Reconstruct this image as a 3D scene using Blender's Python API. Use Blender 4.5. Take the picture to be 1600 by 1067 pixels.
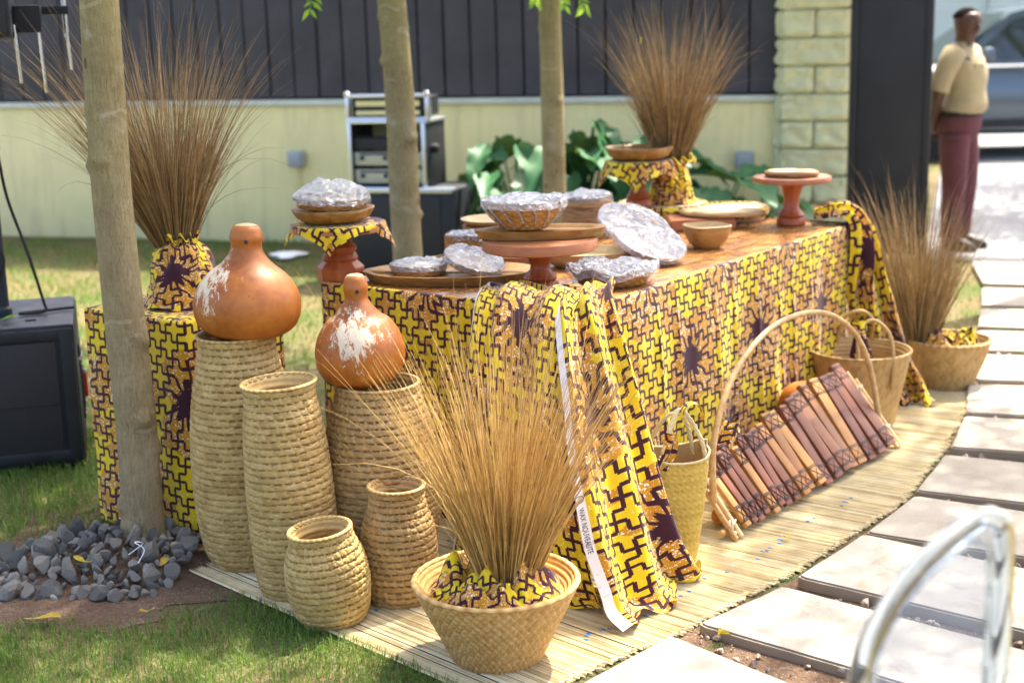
import bpy, bmesh, math, random
import numpy as np
from mathutils import Vector, Matrix, Euler, noise as mnoise

for _o in list(bpy.data.objects):
    bpy.data.objects.remove(_o, do_unlink=True)
scene = bpy.context.scene
COL = scene.collection
R = math.radians

# ------------------------------------------------------------------ camera
cam_d = bpy.data.cameras.new("camera")
cam = bpy.data.objects.new("camera", cam_d)
COL.objects.link(cam)
cam_d.sensor_fit = 'HORIZONTAL'
cam_d.sensor_width = 36.0
cam_d.lens = 50.0
cam_d.clip_end = 500.0
cam_d.clip_start = 0.05
PITCH, ROLL = R(12.5), R(1.5)
_f = Vector((0, math.cos(PITCH), -math.sin(PITCH)))
_u0 = Vector((0, math.sin(PITCH), math.cos(PITCH)))
_r0 = Vector((1, 0, 0))
_r = _r0 * math.cos(ROLL) - _u0 * math.sin(ROLL)
_u = _u0 * math.cos(ROLL) + _r0 * math.sin(ROLL)
cam.matrix_world = Matrix(((_r.x, _u.x, -_f.x, 0), (_r.y, _u.y, -_f.y, 0), (_r.z, _u.z, -_f.z, 1.62), (0, 0, 0, 1)))
cam_d.dof.use_dof = True
cam_d.dof.focus_distance = 4.0
cam_d.dof.aperture_fstop = 2.4
scene.camera = cam

# ------------------------------------------------------------------ sky, sun, exposure
SUN_EL = R(58)
SUN_H = Vector((0.62, 0.785, 0)).normalized()
world = bpy.data.worlds.new("World")
scene.world = world
world.use_nodes = True
_nt = world.node_tree
_bg = _nt.nodes["Background"]
_sky = _nt.nodes.new("ShaderNodeTexSky")
_sky.sky_type = 'NISHITA'
_sky.sun_disc = False
_sky.sun_elevation = SUN_EL
_sky.sun_rotation = math.atan2(SUN_H.x, SUN_H.y)
_sky.air_density = 0.6
_sky.dust_density = 5.0
_sky.ozone_density = 0.3
_nt.links.new(_sky.outputs[0], _bg.inputs[0])
_bg.inputs[1].default_value = 0.15
sun_d = bpy.data.lights.new("sun", 'SUN')
sun_d.energy = 3.2
sun_d.angle = R(0.55)
sun_d.color = (1.0, 0.93, 0.80)
sun = bpy.data.objects.new("sun", sun_d)
COL.objects.link(sun)
_ts = Vector((SUN_H.x * math.cos(SUN_EL), SUN_H.y * math.cos(SUN_EL), math.sin(SUN_EL)))
sun.rotation_euler = _ts.to_track_quat('Z', 'Y').to_euler()
sun.location = (6, 5, 12)
scene.view_settings.view_transform = 'Standard'
scene.view_settings.look = 'None'
scene.view_settings.gamma = 1.0
scene.view_settings.exposure = 2.45
scene.cycles.max_bounces = 7
scene.cycles.diffuse_bounces = 3
scene.cycles.glossy_bounces = 3
scene.cycles.transmission_bounces = 6
scene.cycles.transparent_max_bounces = 10
scene.cycles.adaptive_threshold = 0.02
scene.cycles.caustics_reflective = False
scene.cycles.caustics_refractive = False

# ------------------------------------------------------------------ node helper
class S:
    """a socket with arithmetic"""
    def __init__(s, nt, sock): s.nt, s.k = nt, sock
    def _m(s, op, *a):
        n = s.nt.nodes.new("ShaderNodeMath"); n.operation = op
        for i, v in enumerate((s,) + a):
            if isinstance(v, S): s.nt.links.new(v.k, n.inputs[i])
            else: n.inputs[i].default_value = v
        return S(s.nt, n.outputs[0])
    def __add__(s, o): return s._m('ADD', o)
    __radd__ = __add__
    def __sub__(s, o): return s._m('SUBTRACT', o)
    def __rsub__(s, o): return (s * -1.0) + o
    def __mul__(s, o): return s._m('MULTIPLY', o)
    __rmul__ = __mul__
    def __truediv__(s, o): return s._m('DIVIDE', o)
    def floor(s): return s._m('FLOOR')
    def fract(s): return s._m('FRACT')
    def abs(s): return s._m('ABSOLUTE')
    def sqrt(s): return s._m('SQRT')
    def sin(s): return s._m('SINE')
    def pow(s, o): return s._m('POWER', o)
    def lt(s, o): return s._m('LESS_THAN', o)
    def gt(s, o): return s._m('GREATER_THAN', o)
    def min(s, o): return s._m('MINIMUM', o)
    def max(s, o): return s._m('MAXIMUM', o)
    def eq(s, o): return s._m('COMPARE', o, 0.3)
    def clamp(s): return s.max(0.0).min(1.0)

class Mat:
    def __init__(s, name, rough=0.7, color=(.5, .5, .5), spec=0.4, metal=0.0):
        s.m = bpy.data.materials.new(name); s.m.use_nodes = True
        s.nt = s.m.node_tree; s.b = s.nt.nodes["Principled BSDF"]
        s.set(rough=rough, spec=spec, metal=metal)
        s.b.inputs["Base Color"].default_value = (*color, 1)
    def set(s, rough=None, spec=None, metal=None, color=None):
        for k, v in (("Roughness", rough), ("Specular IOR Level", spec), ("Metallic", metal), ("Base Color", color)):
            if v is None: continue
            if isinstance(v, S): s.nt.links.new(v.k, s.b.inputs[k])
            elif k == "Base Color": s.b.inputs[k].default_value = (*v, 1)
            else: s.b.inputs[k].default_value = v
        return s
    def node(s, t, **kw):
        n = s.nt.nodes.new(t)
        for k, v in kw.items(): setattr(n, k, v)
        return n
    def coord(s, kind="Object"):
        n = s.node("ShaderNodeTexCoord"); return S(s.nt, n.outputs[kind])
    def pos(s):
        n = s.node("ShaderNodeNewGeometry"); return S(s.nt, n.outputs["Position"])
    def rnd(s):
        n = s.node("ShaderNodeObjectInfo"); return S(s.nt, n.outputs["Random"])
    def xyz(s, v):
        n = s.node("ShaderNodeSeparateXYZ"); s.nt.links.new(v.k, n.inputs[0])
        return [S(s.nt, o) for o in n.outputs]
    def comb(s, x, y, z=0.0):
        n = s.node("ShaderNodeCombineXYZ")
        for i, v in enumerate((x, y, z)):
            if isinstance(v, S): s.nt.links.new(v.k, n.inputs[i])
            else: n.inputs[i].default_value = v
        return S(s.nt, n.outputs[0])
    def scale(s, v, sx, sy, sz):
        n = s.node("ShaderNodeMapping"); s.nt.links.new(v.k, n.inputs[0])
        n.inputs["Scale"].default_value = (sx, sy, sz); return S(s.nt, n.outputs[0])
    def noise(s, v, scale=5, detail=4, rough=.55, dist=0.0):
        n = s.node("ShaderNodeTexNoise")
        if v is not None: s.nt.links.new(v.k, n.inputs["Vector"])
        n.inputs["Scale"].default_value = scale; n.inputs["Detail"].default_value = detail
        n.inputs["Roughness"].default_value = rough; n.inputs["Distortion"].default_value = dist
        return S(s.nt, n.outputs[0])
    def voro(s, v, scale=5, feature='F1', out=0):
        n = s.node("ShaderNodeTexVoronoi", feature=feature)
        s.nt.links.new(v.k, n.inputs["Vector"]); n.inputs["Scale"].default_value = scale
        return S(s.nt, n.outputs[out])
    def white(s, v):
        n = s.node("ShaderNodeTexWhiteNoise", noise_dimensions='3D'); s.nt.links.new(v.k, n.inputs["Vector"])
        return S(s.nt, n.outputs["Value"])
    def attr(s, name, out="Color"):
        n = s.node("ShaderNodeAttribute", attribute_name=name); return S(s.nt, n.outputs[out])
    def ramp(s, f, stops, interp='LINEAR'):
        n = s.node("ShaderNodeValToRGB"); s.nt.links.new(f.k, n.inputs[0])
        cr = n.color_ramp; cr.interpolation = interp
        while len(cr.elements) < len(stops): cr.elements.new(0.5)
        for e, (p, c) in zip(cr.elements, stops):
            e.position = p; e.color = (*c, 1) if len(c) == 3 else c
        return S(s.nt, n.outputs[0])
    def mix(s, f, a, b, mode='MIX'):
        n = s.node("ShaderNodeMix", data_type='RGBA', blend_type=mode)
        for i, v in ((0, f), (6, a), (7, b)):
            if isinstance(v, S): s.nt.links.new(v.k, n.inputs[i])
            elif i == 0: n.inputs[0].default_value = v
            else: n.inputs[i].default_value = (*v, 1)
        return S(s.nt, n.outputs[2])
    def bump(s, h, strength=.3, dist=.01):
        n = s.node("ShaderNodeBump"); n.inputs["Strength"].default_value = strength
        n.inputs["Distance"].default_value = dist
        s.nt.links.new(h.k, n.inputs["Height"]); s.nt.links.new(n.outputs[0], s.b.inputs["Normal"]); return s

MAT = {}

# ------------------------------------------------------------------ object helpers
def tag(o, label=None, cat=None, group=None, kind=None):
    if label: o["label"] = label
    if cat: o["category"] = cat
    if group: o["group"] = group
    if kind: o["kind"] = kind
    return o

def thing(name, loc, rz=0.0, label=None, cat=None, group=None, rot=None):
    o = bpy.data.objects.new(name, None); COL.objects.link(o)
    o.empty_display_size = .05
    o.location = loc; o.rotation_euler = rot if rot else (0, 0, rz)
    return tag(o, label, cat, group)

def link(name, me, parent=None, loc=None, rot=None, scale=None):
    o = bpy.data.objects.new(name, me); COL.objects.link(o)
    if parent: o.parent = parent
    if loc is not None: o.location = loc
    if rot is not None: o.rotation_euler = rot
    if scale is not None: o.scale = scale
    return o

class MB:
    """collects geometry of ONE mesh"""
    def __init__(s): s.v, s.f, s.uv, s.col, s.n, s.fix = [], [], [], [], 0, False
    def add(s, v, f, uv=None, col=None):
        v = np.asarray(v, float).reshape(-1, 3); k = s.n
        s.v.append(v); s.n += len(v)
        s.f.extend([tuple(i + k for i in q) for q in f])
        s.uv.append(np.zeros((len(v), 2)) if uv is None else np.asarray(uv, float))
        s.col.append(np.tile((.5, 0, 0, 1.), (len(v), 1)) if col is None else np.asarray(col, float))
        return s
    def box(s, c, size, bev=0.0, rot=None):
        bm = bmesh.new(); bmesh.ops.create_cube(bm, size=1)
        bmesh.ops.scale(bm, vec=size, verts=bm.verts)
        if bev: bmesh.ops.bevel(bm, geom=bm.edges[:], offset=bev, segments=2, affect='EDGES', profile=.6)
        if rot is not None: bmesh.ops.rotate(bm, matrix=Euler(rot).to_matrix(), verts=bm.verts)
        bmesh.ops.translate(bm, vec=c, verts=bm.verts)
        bm.verts.index_update()
        s.add([w.co[:] for w in bm.verts], [[w.index for w in f.verts] for f in bm.faces]); bm.free(); return s
    def lathe(s, prof, seg=32, c=(0, 0, 0), mod=None, cap=True):
        vs, fs, uv = [], [], []
        n = len(prof)
        for i, (r, z) in enumerate(prof):
            for j in range(seg):
                a = 2 * math.pi * j / seg
                rr = r * (mod(a, i / (n - 1)) if mod else 1)
                vs.append((c[0] + rr * math.cos(a), c[1] + rr * math.sin(a), c[2] + z)); uv.append((j / seg, z))
        for i in range(n - 1):
            for j in range(seg):
                k = (j + 1) % seg
                fs.append((i * seg + j, i * seg + k, (i + 1) * seg + k, (i + 1) * seg + j))
        if cap:
            fs.append(tuple(range(seg))[::-1]); fs.append(tuple((n - 1) * seg + j for j in range(seg)))
        return s.add(vs, fs, uv)
    def tube(s, pts, rad, seg=8, cap=True, col=None):
        pts = [Vector(p) for p in pts]; n = len(pts)
        rads = [rad] * n if not hasattr(rad, '__len__') else list(rad)
        vs, fs, uv = [], [], []
        t0 = (pts[1] - pts[0]).normalized()
        up = Vector((0, 0, 1)) if abs(t0.z) < .9 else Vector((1, 0, 0))
        nrm = (up - t0 * up.dot(t0)).normalized(); L = 0
        for i in range(n):
            t = (pts[min(i + 1, n - 1)] - pts[max(i - 1, 0)]).normalized()
            nrm = (nrm - t * nrm.dot(t)).normalized(); b = t.cross(nrm)
            if i: L += (pts[i] - pts[i - 1]).length
            for j in range(seg):
                a = 2 * math.pi * j / seg
                vs.append(pts[i] + (nrm * math.cos(a) + b * math.sin(a)) * rads[i]); uv.append((j / seg, L))
        for i in range(n - 1):
            for j in range(seg):
                k = (j + 1) % seg
                fs.append((i * seg + j, i * seg + k, (i + 1) * seg + k, (i + 1) * seg + j))
        if cap:
            fs.append(tuple(range(seg))[::-1]); fs.append(tuple((n - 1) * seg + j for j in range(seg)))
        return s.add([tuple(v) for v in vs], fs, uv, None if col is None else [col] * len(vs))
    def grid(s, fn, nu, nv, wrap=False):
        vs, uv, fs = [], [], []
        for j in range(nv):
            for i in range(nu):
                p, w = fn(i / (nu if wrap else nu - 1), j / (nv - 1)); vs.append(tuple(p)); uv.append(w)
        for j in range(nv - 1):
            for i in range(nu if wrap else nu - 1):
                k = (i + 1) % nu
                fs.append((j * nu + i, j * nu + k, (j + 1) * nu + k, (j + 1) * nu + i))
        return s.add(vs, fs, uv)
    def prism(s, poly, z0, z1):
        n = len(poly)
        return s.add([(x, y, z0) for x, y in poly] + [(x, y, z1) for x, y in poly],
                     [tuple(range(n))[::-1], tuple(range(n, 2 * n))] + [(i, (i + 1) % n, n + (i + 1) % n, n + i) for i in range(n)])
    def mesh(s, name, mat, smooth=True, angle=None):
        me = bpy.data.meshes.new(name)
        V = np.concatenate(s.v); me.from_pydata(V.tolist(), [], s.f)
        li = np.empty(len(me.loops), np.int32); me.loops.foreach_get("vertex_index", li)
        ul = me.uv_layers.new(name="UVMap")
        ul.data.foreach_set("uv", np.concatenate(s.uv)[li].astype(np.float32).ravel())
        C = np.concatenate(s.col)
        ca = me.color_attributes.new("Col", 'FLOAT_COLOR', 'POINT')
        ca.data.foreach_set("color", C.astype(np.float32).ravel())
        if isinstance(mat, str): mat = MAT[mat]
        if mat: me.materials.append(mat.m if isinstance(mat, Mat) else mat)
        if s.fix:
            bm = bmesh.new(); bm.from_mesh(me); bmesh.ops.recalc_face_normals(bm, faces=bm.faces); bm.to_mesh(me); bm.free()
        if smooth:
            me.polygons.foreach_set("use_smooth", [True] * len(me.polygons))
            if angle: me.set_sharp_from_angle(angle=R(angle))
        me.update(); return me
    def build(s, name, mat, parent=None, smooth=True, angle=40, **kw):
        return link(name, s.mesh(name, mat, smooth, angle), parent, **kw)

def copy_tree(o, parent=None):
    c = o.copy(); COL.objects.link(c); c.parent = parent
    for ch in list(o.children): copy_tree(ch, c)
    return c

def catmull(P, n):
    P = [Vector(p) for p in P]; out = []
    Q = [P[0] * 2 - P[1]] + P + [P[-1] * 2 - P[-2]]
    m = len(P) - 1
    for k in range(n):
        t = k / (n - 1) * m; i = min(int(t), m - 1); u = t - i
        a, b, c, d = Q[i], Q[i + 1], Q[i + 2], Q[i + 3]
        out.append(.5 * ((2 * b) + (c - a) * u + (2 * a - 5 * b + 4 * c - d) * u * u + (3 * b - a - 3 * c + d) * u ** 3))
    return out

def nz(x, y, z=0.0): return mnoise.noise(Vector((x, y, z)))
# ------------------------------------------------------------------ materials
def make_wax(name="wax_print_cotton", cell=.027):
    M = Mat(name, rough=.75, spec=.25)
    U, V, _ = M.xyz(M.coord("UV"))
    PX, PY = .54, .64
    def lat(ox, oy):
        ax = ((U / PX + ox).fract() - .5) * PX
        ay = ((V / PY + oy).fract() - .5) * PY
        return ax, ay, (ax * ax + ay * ay).sqrt()
    ax, ay, da = lat(.5, .25); bx, by, db = lat(0., .75)
    sel = da.lt(db)
    dx = ax * sel + bx * (1.0 - sel); dy = ay * sel + by * (1.0 - sel)
    d = da.min(db)
    RR = .14
    q = (1.0 - d / RR).max(0.0)
    w = q * q * .62 * RR / (d + .006)
    ang = q * q * .6
    X = (U + dx * w - dy * ang) / cell; Y = (V + dy * w + dx * ang) / cell
    i = X.floor(); j = Y.floor(); fx = X.fract(); fy = Y.fract()
    t = i + j * 2.0
    k = t - ((t + .5) / 5.0).floor() * 5.0
    k0, k1, k2, k3, k4 = (k.eq(float(n)) for n in range(5))
    dl = fx + k0 + k1; dr = 1.0 - fx + k0 + k4; dbm = fy + k0 + k2; dt = 1.0 - fy + k0 + k3
    edge = dl.min(dr).min(dbm.min(dt))
    wob = M.noise(M.comb(U, V), 90, 2)
    line = edge.lt(wob * .12 + .12 + q * q * .22)
    ci = i - k1 + k4; cj = j - k2 + k3
    rv = M.white(M.comb(ci, cj, 1.3))
    big = M.noise(M.comb(U, V * 1.4), 5.0, 2)
    zone = d + (big - .5) * .42 + (rv - .5) * .08
    yel = zone.gt(.172)
    sp = M.voro(M.comb(U, V), 95)
    crack = M.noise(M.comb(U, V), 150, 3, .6, .4)
    white = (.84, .79, .62)
    yc = M.mix(sp.lt(.20), (.72, .51, .008), (.80, .72, .30))
    oc = M.mix(((crack - .585) * 22.0).clamp(), (.52, .235, .004), white)
    oc = M.mix((rv.gt(.5) * sp.lt(.27)).clamp(), oc, white)
    fill = M.mix(yel, oc, yc)
    disc = (d + (crack - .5) * .05).lt(.046)
    dark = line.max(disc)
    col = M.mix(dark, fill, (.042, .007, .016))
    sv = M.attr("Col")
    col = M.mix(M.xyz(sv)[1], col, M.mix(M.noise(M.comb(U, V), 40, 2).gt(.62), (.84, .82, .80), (.70, .62, .66)))
    M.set(color=col)
    M.b.inputs["Sheen Weight"].default_value = .15
    M.bump(M.noise(M.comb(U, V), 700, 2), .15, .001)
    return M
MAT['wax'] = make_wax()

def straw(name, a, b, c, rough=.65, sc=70):
    M = Mat(name, rough=rough, spec=.3)
    P = M.coord("Object")
    n1 = M.noise(P, 9, 3); n2 = M.noise(M.scale(P, 1, 1, 3), sc, 3)
    f = n1 * .45 + n2 * .45 + M.xyz(M.attr("Col"))[0] * .5 - .22
    M.set(color=M.ramp(f, [(.15, a), (.5, b), (.85, c)]))
    M.bump(M.noise(M.scale(P, 1, 1, 6), 260, 2), .25, .002)
    return M
MAT['straw'] = straw("coiled_palm_straw", (.28, .162, .046), (.50, .338, .120), (.64, .475, .215))
MAT['straw_tan'] = straw("tan_palm_straw", (.25, .135, .045), (.42, .265, .098), (.52, .36, .155))
MAT['straw_gold'] = straw("gold_palm_straw", (.34, .17, .045), (.56, .34, .12), (.66, .46, .21))
MAT['palm'] = straw("palm_leaf_weave", (.36, .22, .035), (.54, .37, .07), (.62, .47, .16), sc=40)
MAT['wicker'] = straw("brown_wicker", (.22, .09, .02), (.44, .22, .06), (.58, .34, .12), sc=60)
MAT['reed'] = straw("split_reed", (.38, .28, .12), (.62, .51, .28), (.76, .68, .47), sc=25)
MAT['bristle'] = straw("dry_grass_stalk", (.24, .12, .028), (.54, .33, .095), (.76, .55, .25), rough=.5, sc=20)
MAT['bristle_brown'] = straw("brown_grass_stalk", (.14, .082, .030), (.33, .21, .082), (.54, .38, .185), rough=.55, sc=20)

def wood(name, a, b, rough=.4, sx=1, sy=12, sz=12, sc=6, spec=.4, rnd=.5):
    M = Mat(name, rough=rough, spec=spec)
    P = M.coord("Object")
    r = M.rnd()
    n = M.noise(M.scale(P, sx, sy, sz), sc, 5, .6, .6) + (r - .5) * rnd
    col = M.ramp(n, [(.28, a), (.5, tuple((x + y) / 2 for x, y in zip(a, b))), (.72, b)])
    M.set(color=col, rough=M.noise(P, 30, 3) * .25 + (rough - .12))
    M.bump(M.noise(M.scale(P, sx, sy, sz), sc * 6, 3), .2, .002)
    return M
MAT['table_wood'] = wood("varnished_table_wood", (.19, .075, .020), (.46, .21, .062), rough=.26, sx=1, sy=14, sz=14, sc=3, rnd=.35)
MAT['red_wood'] = wood("red_turned_wood", (.26, .055, .014), (.42, .11, .03), rough=.42, sx=6, sy=6, sz=1, sc=5, rnd=.2)
MAT['pink_wood'] = wood("pale_red_wood", (.28, .090, .032), (.40, .155, .058), rough=.5, sx=1, sy=8, sz=8, sc=5, rnd=.2)
MAT['olive_wood'] = wood("olive_wood", (.22, .10, .022), (.44, .25, .075), rough=.45, sx=1, sy=9, sz=9, sc=6, rnd=.25)
MAT['pale_wood'] = wood("pale_wood", (.42, .28, .12), (.60, .45, .24), rough=.55, sx=1, sy=7, sz=7, sc=5, rnd=.2)
MAT['bark_wood'] = wood("birch_bark", (.16, .07, .025), (.52, .33, .14), rough=.75, sx=2, sy=2, sz=16, sc=6, rnd=.2)
M = Mat("xylophone_bar_wood", rough=.45, spec=.25); P = M.coord("Object"); r = M.rnd()
gr = M.noise(M.scale(P, 14, 1.2, 14), 4, 5, .6, .6)
M.set(color=M.mix(gr, M.ramp(r, [(0, (.08, .024, .012)), (.4, (.13, .038, .014)), (.65, (.11, .038, .018)), (.85, (.21, .080, .016)), (1, (.34, .15, .035))]), M.ramp(r, [(0, (.17, .058, .030)), (.4, (.24, .080, .030)), (.65, (.22, .088, .042)), (.85, (.36, .15, .034)), (1, (.50, .28, .08))])))
M.bump(gr, .15, .002); MAT['bar_wood'] = M
MAT['stick'] = wood("peeled_stick", (.36, .19, .06), (.62, .42, .18), rough=.5, sx=10, sy=10, sz=10, sc=3)
MAT['cord'] = Mat("dark_binding_cord", rough=.85, color=(.045, .034, .036))
MAT['cord_pale'] = Mat("pale_string", rough=.8, color=(.60, .50, .36))

def gourd(name, sx, sy, ph):
    M = Mat(name, rough=.38, spec=.45)
    P = M.coord("Object"); x, y, z = M.xyz(P)
    n = M.noise(P, 6, 4, .6); n2 = M.noise(P, 45, 4, .7)
    base = M.ramp(n * .7 + n2 * .3, [(.3, (.20, .050, .007)), (.5, (.38, .115, .013)), (.72, (.50, .19, .030))])
    g = ((x - sx).abs() * (10.0 if ph else 12.0) + (z - sy).abs() * (12.0 if ph else 8.0))
    m = M.noise(M.scale(P, 1.5, 1, .7), 22, 8, .82, .3) * 2.6 - g * .46
    msk = ((m - (.90 if ph else .94)) * 9.0).clamp() * .9 * y.lt(0.03)
    col = M.mix(msk, base, M.mix(n2, (.62, .50, .33), (.80, .72, .56)))
    spots = M.voro(P, 26).lt(.09) * n.gt(.56)
    col = M.mix(spots * .6, col, (.14, .05, .012))
    M.set(color=col, rough=msk * .4 + n2 * .25 + .32)
    M.bump(msk + n2 * .2, .15, .002)
    return M
MAT['gourd_a'] = gourd("dried_gourd_with_streaks", -.105, .195, 0)
MAT['gourd_b'] = gourd("dried_gourd_with_patch", -.012, .155, 1)

def bark():
    M = Mat("smooth_tree_bark", rough=.85, spec=.2)
    P = M.pos(); x, y, z = M.xyz(P)
    rings = M.noise(M.scale(P, 6, 6, 22), 1.6, 4, .6, 1.2)
    n = M.noise(P, 4, 4); f = M.noise(M.scale(P, 60, 60, 13), 2.2, 4, .7, 1.0)
    hi = M.noise(P, 2.0, 2) * .8 + z * .42 - .55
    c = M.ramp(rings * .18 + n * .45 + f * .50 - .07, [(.3, (.17, .125, .06)), (.5, (.33, .255, .135)), (.7, (.46, .38, .235))])
    g = M.ramp(rings * .2 + n * .3 + f * .5, [(.3, (.15, .135, .04)), (.7, (.34, .31, .115))])
    col = M.mix(hi.clamp(), c, g)
    col = M.mix(M.voro(M.scale(P, 1, 1, .55), 9).lt(.085) * .7, col, (.09, .06, .035))
    lich = ((M.noise(P, 7, 5, .7, .6) - .56) * 9.0).clamp() * .45
    col = M.mix(lich, col, (.50, .46, .36))
    band = ((M.xyz(P)[2] * 3.1 + M.noise(M.scale(P, 3, 3, 1), 2, 2) * .35).fract() - .5).abs().lt(.018) * M.noise(P, 3.3, 2).gt(.5)
    col = M.mix(band * M.noise(P, 9, 3).gt(.5) * .45, col, (.48, .40, .26))
    M.set(color=col); M.bump(rings * .25 + f * 1.3, .8, .009); return M
MAT['bark'] = bark()

def leafmat(name, a, b, rough=.5, trans=.35):
    M = Mat(name, rough=rough, spec=.35)
    r = M.xyz(M.attr("Col"))[0]
    c = M.mix(r, a, b); M.set(color=c)
    tr = M.node("ShaderNodeBsdfTranslucent"); M.nt.links.new(M.mix(.35, c, (.45, .55, .05)).k, tr.inputs[0])
    mx = M.node("ShaderNodeMixShader"); mx.inputs[0].default_value = trans
    M.nt.links.new(M.b.outputs[0], mx.inputs[1]); M.nt.links.new(tr.outputs[0], mx.inputs[2])
    M.nt.links.new(mx.outputs[0], M.nt.nodes["Material Output"].inputs[0]); return M
MAT['crown'] = leafmat("tree_leaf", (.035, .085, .012), (.09, .17, .025))
MAT['sprig'] = leafmat("young_tree_leaf", (.10, .26, .02), (.22, .42, .04), trans=.5)
MAT['grass'] = leafmat("lawn_blade", (.045, .125, .016), (.20, .30, .07), rough=.55, trans=.3)
MAT['bigleaf'] = leafmat("glossy_philodendron_leaf", (.020, .095, .034), (.045, .16, .05), rough=.55, trans=.12)
MAT['dryleaf'] = leafmat("fallen_yellow_leaf", (.34, .20, .03), (.58, .44, .03), rough=.7, trans=.3)

def ground_mats():
    M = Mat("lawn_soil", rough=.95, spec=.1); P = M.pos()
    n = M.noise(P, 2.2, 4); f = M.noise(P, 60, 4, .7)
    M.set(color=M.mix(((n - .42) * 4.0).clamp(), M.ramp(f, [(.3, (.10, .072, .035)), (.7, (.22, .17, .09))]), M.ramp(f, [(.3, (.04, .075, .018)), (.7, (.11, .14, .04))])))
    M.bump(f, .8, .02); MAT['ground'] = M
    M = Mat("bare_soil", rough=.97, spec=.1); P = M.pos()
    n = M.noise(P, 3.5, 4); f = M.noise(P, 55, 5, .75); v = M.voro(P, 75)
    c = M.ramp(n * .5 + f * .6 - .05, [(.3, (.105, .064, .040)), (.55, (.20, .13, .085)), (.8, (.34, .25, .175))])
    M.set(color=M.mix(v.lt(.16) * n.gt(.5), c, (.42, .36, .28))); M.bump(f + v * .4, 1.0, .02); MAT['soil'] = M
    M = Mat("cast_stone_slab", rough=.85, spec=.25); P = M.pos()
    n = M.noise(P, 2.4, 4); f = M.noise(P, 90, 4, .7); v = M.voro(P, 38)
    c = M.ramp(n * .6 + f * .25 + M.rnd() * .3 - .05, [(.3, (.23, .203, .160)), (.7, (.38, .345, .280))])
    st = M.noise(M.scale(P, 1, 1, 1), 7, 6, .75, .8)
    c = M.mix(((st - .52) * 6.0).clamp() * .60, c, (.21, .165, .105))
    c = M.mix(v.lt(.05) * M.noise(P, 12, 2).gt(.54), c, (.14, .12, .10))
    nn = M.node('ShaderNodeNewGeometry'); c = M.mix(M.xyz(S(M.nt, nn.outputs['True Normal']))[2].lt(.4) * .8, c, M.mix(n, (.20, .14, .08), (.34, .27, .18))); M.set(color=c)
    M.bump(f * .4 - v.lt(.05) + n * .5, .35, .004); MAT['slab'] = M
    M = Mat("road_concrete", rough=.9, spec=.2); P = M.pos()
    n = M.noise(P, 1.2, 4); f = M.noise(P, 40, 5, .7)
    M.set(color=M.ramp(n * .5 + f * .5, [(.3, (.15, .15, .15)), (.7, (.25, .25, .245))])); M.bump(f, .3, .01); MAT['road'] = M
    M = Mat("grey_granite_chip", rough=.85, spec=.3); P = M.coord("Object")
    n = M.noise(P, 8, 5, .7); r = M.rnd(); f = M.noise(P, 90, 3)
    c = M.ramp(n * .5 + r * .5 + f * .25 - .08, [(.15, (.055, .054, .048)), (.5, (.165, .155, .135)), (.75, (.28, .26, .215)), (.95, (.40, .33, .23))])
    M.set(color=M.mix(M.noise(P, 14, 4, .7).gt(.60) * r.gt(.45) * .6, c, (.42, .36, .27))); M.bump(n + f * .4, .7, .006); MAT['stone'] = M
ground_mats()

def paint(name, col, rough=.6, var=.12, bump=.15, sc=3, spec=.35, metal=0, stain=False):
    M = Mat(name, rough=rough, spec=spec, metal=metal); P = M.pos()
    n = M.noise(P, sc, 5, .65); f = M.noise(P, 120, 3)
    d = tuple(c * (1 - var * 2) for c in col); e = tuple(min(1, c * (1 + var)) for c in col)
    c = M.ramp(n, [(.3, d), (.7, e)])
    if stain:
        st = M.noise(M.scale(P, 5, 5, .7), 1.6, 5, .65, .3); z = M.xyz(P)[2]
        c = M.mix((((st - .50) * 4.0).clamp() * .30 + (.34 - z).clamp() * 1.1 * st).clamp(), c, (.36, .31, .18))
    M.set(color=c); M.bump(f + n * .5, bump, .003); return M
MAT['wall'] = paint("pale_green_plaster", (.84, .75, .38), .85, .05, .3, 2, stain=True)
MAT['coping'] = paint("pale_coping", (.62, .64, .52), .85, .08, .3, 4)
MAT['block'] = paint("split_face_block", (.62, .61, .36), .9, .06, .6, 6)
MAT['mortar'] = paint("mortar", (.50, .50, .36), .95, .08, .4, 8)
MAT['fence'] = paint("dark_fence_board", (.062, .060, .070), .6, .15, .15, 3)
MAT['fence_rail'] = paint("dark_fence_rail", (.05, .042, .045), .6, .2, .15, 3)
MAT['gate'] = paint("black_gate_steel", (.022, .022, .026), .5, .2, .1, 2)
MAT['black'] = paint("black_plastic", (.016, .018, .021), .5, .25, .3, 8)
MAT['black_soft'] = paint("black_rubber", (.012, .012, .013), .75, .2, .1, 8)
MAT['navy'] = paint("black_speaker_vinyl", (.016, .020, .028), .55, .2, .3, 8)
MAT['grey_box'] = paint("grey_plastic", (.34, .38, .40), .5, .05, .05, 5)
MAT['panel_grey'] = paint("amplifier_panel", (.42, .43, .36), .4, .06, .05, 5, metal=.3)
MAT['chrome'] = Mat("chrome_steel", rough=.14, color=(.72, .76, .82), metal=1.0)
MAT['alu'] = Mat("brushed_aluminium", rough=.33, color=(.62, .66, .72), metal=1.0)
MAT['red_plastic'] = Mat("red_plastic", rough=.4, color=(.55, .05, .03))
MAT['blue_thread'] = Mat("blue_nylon_thread", rough=.5, color=(.02, .22, .55))
MAT['white_tag'] = Mat("white_plastic_scrap", rough=.5, color=(.75, .77, .80))
MAT['ink'] = Mat("dark_print_ink", rough=.7, color=(.04, .02, .03))
MAT['green_paint'] = paint("pale_house_paint", (.52, .60, .55), .8, .05, .1, 1)

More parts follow.
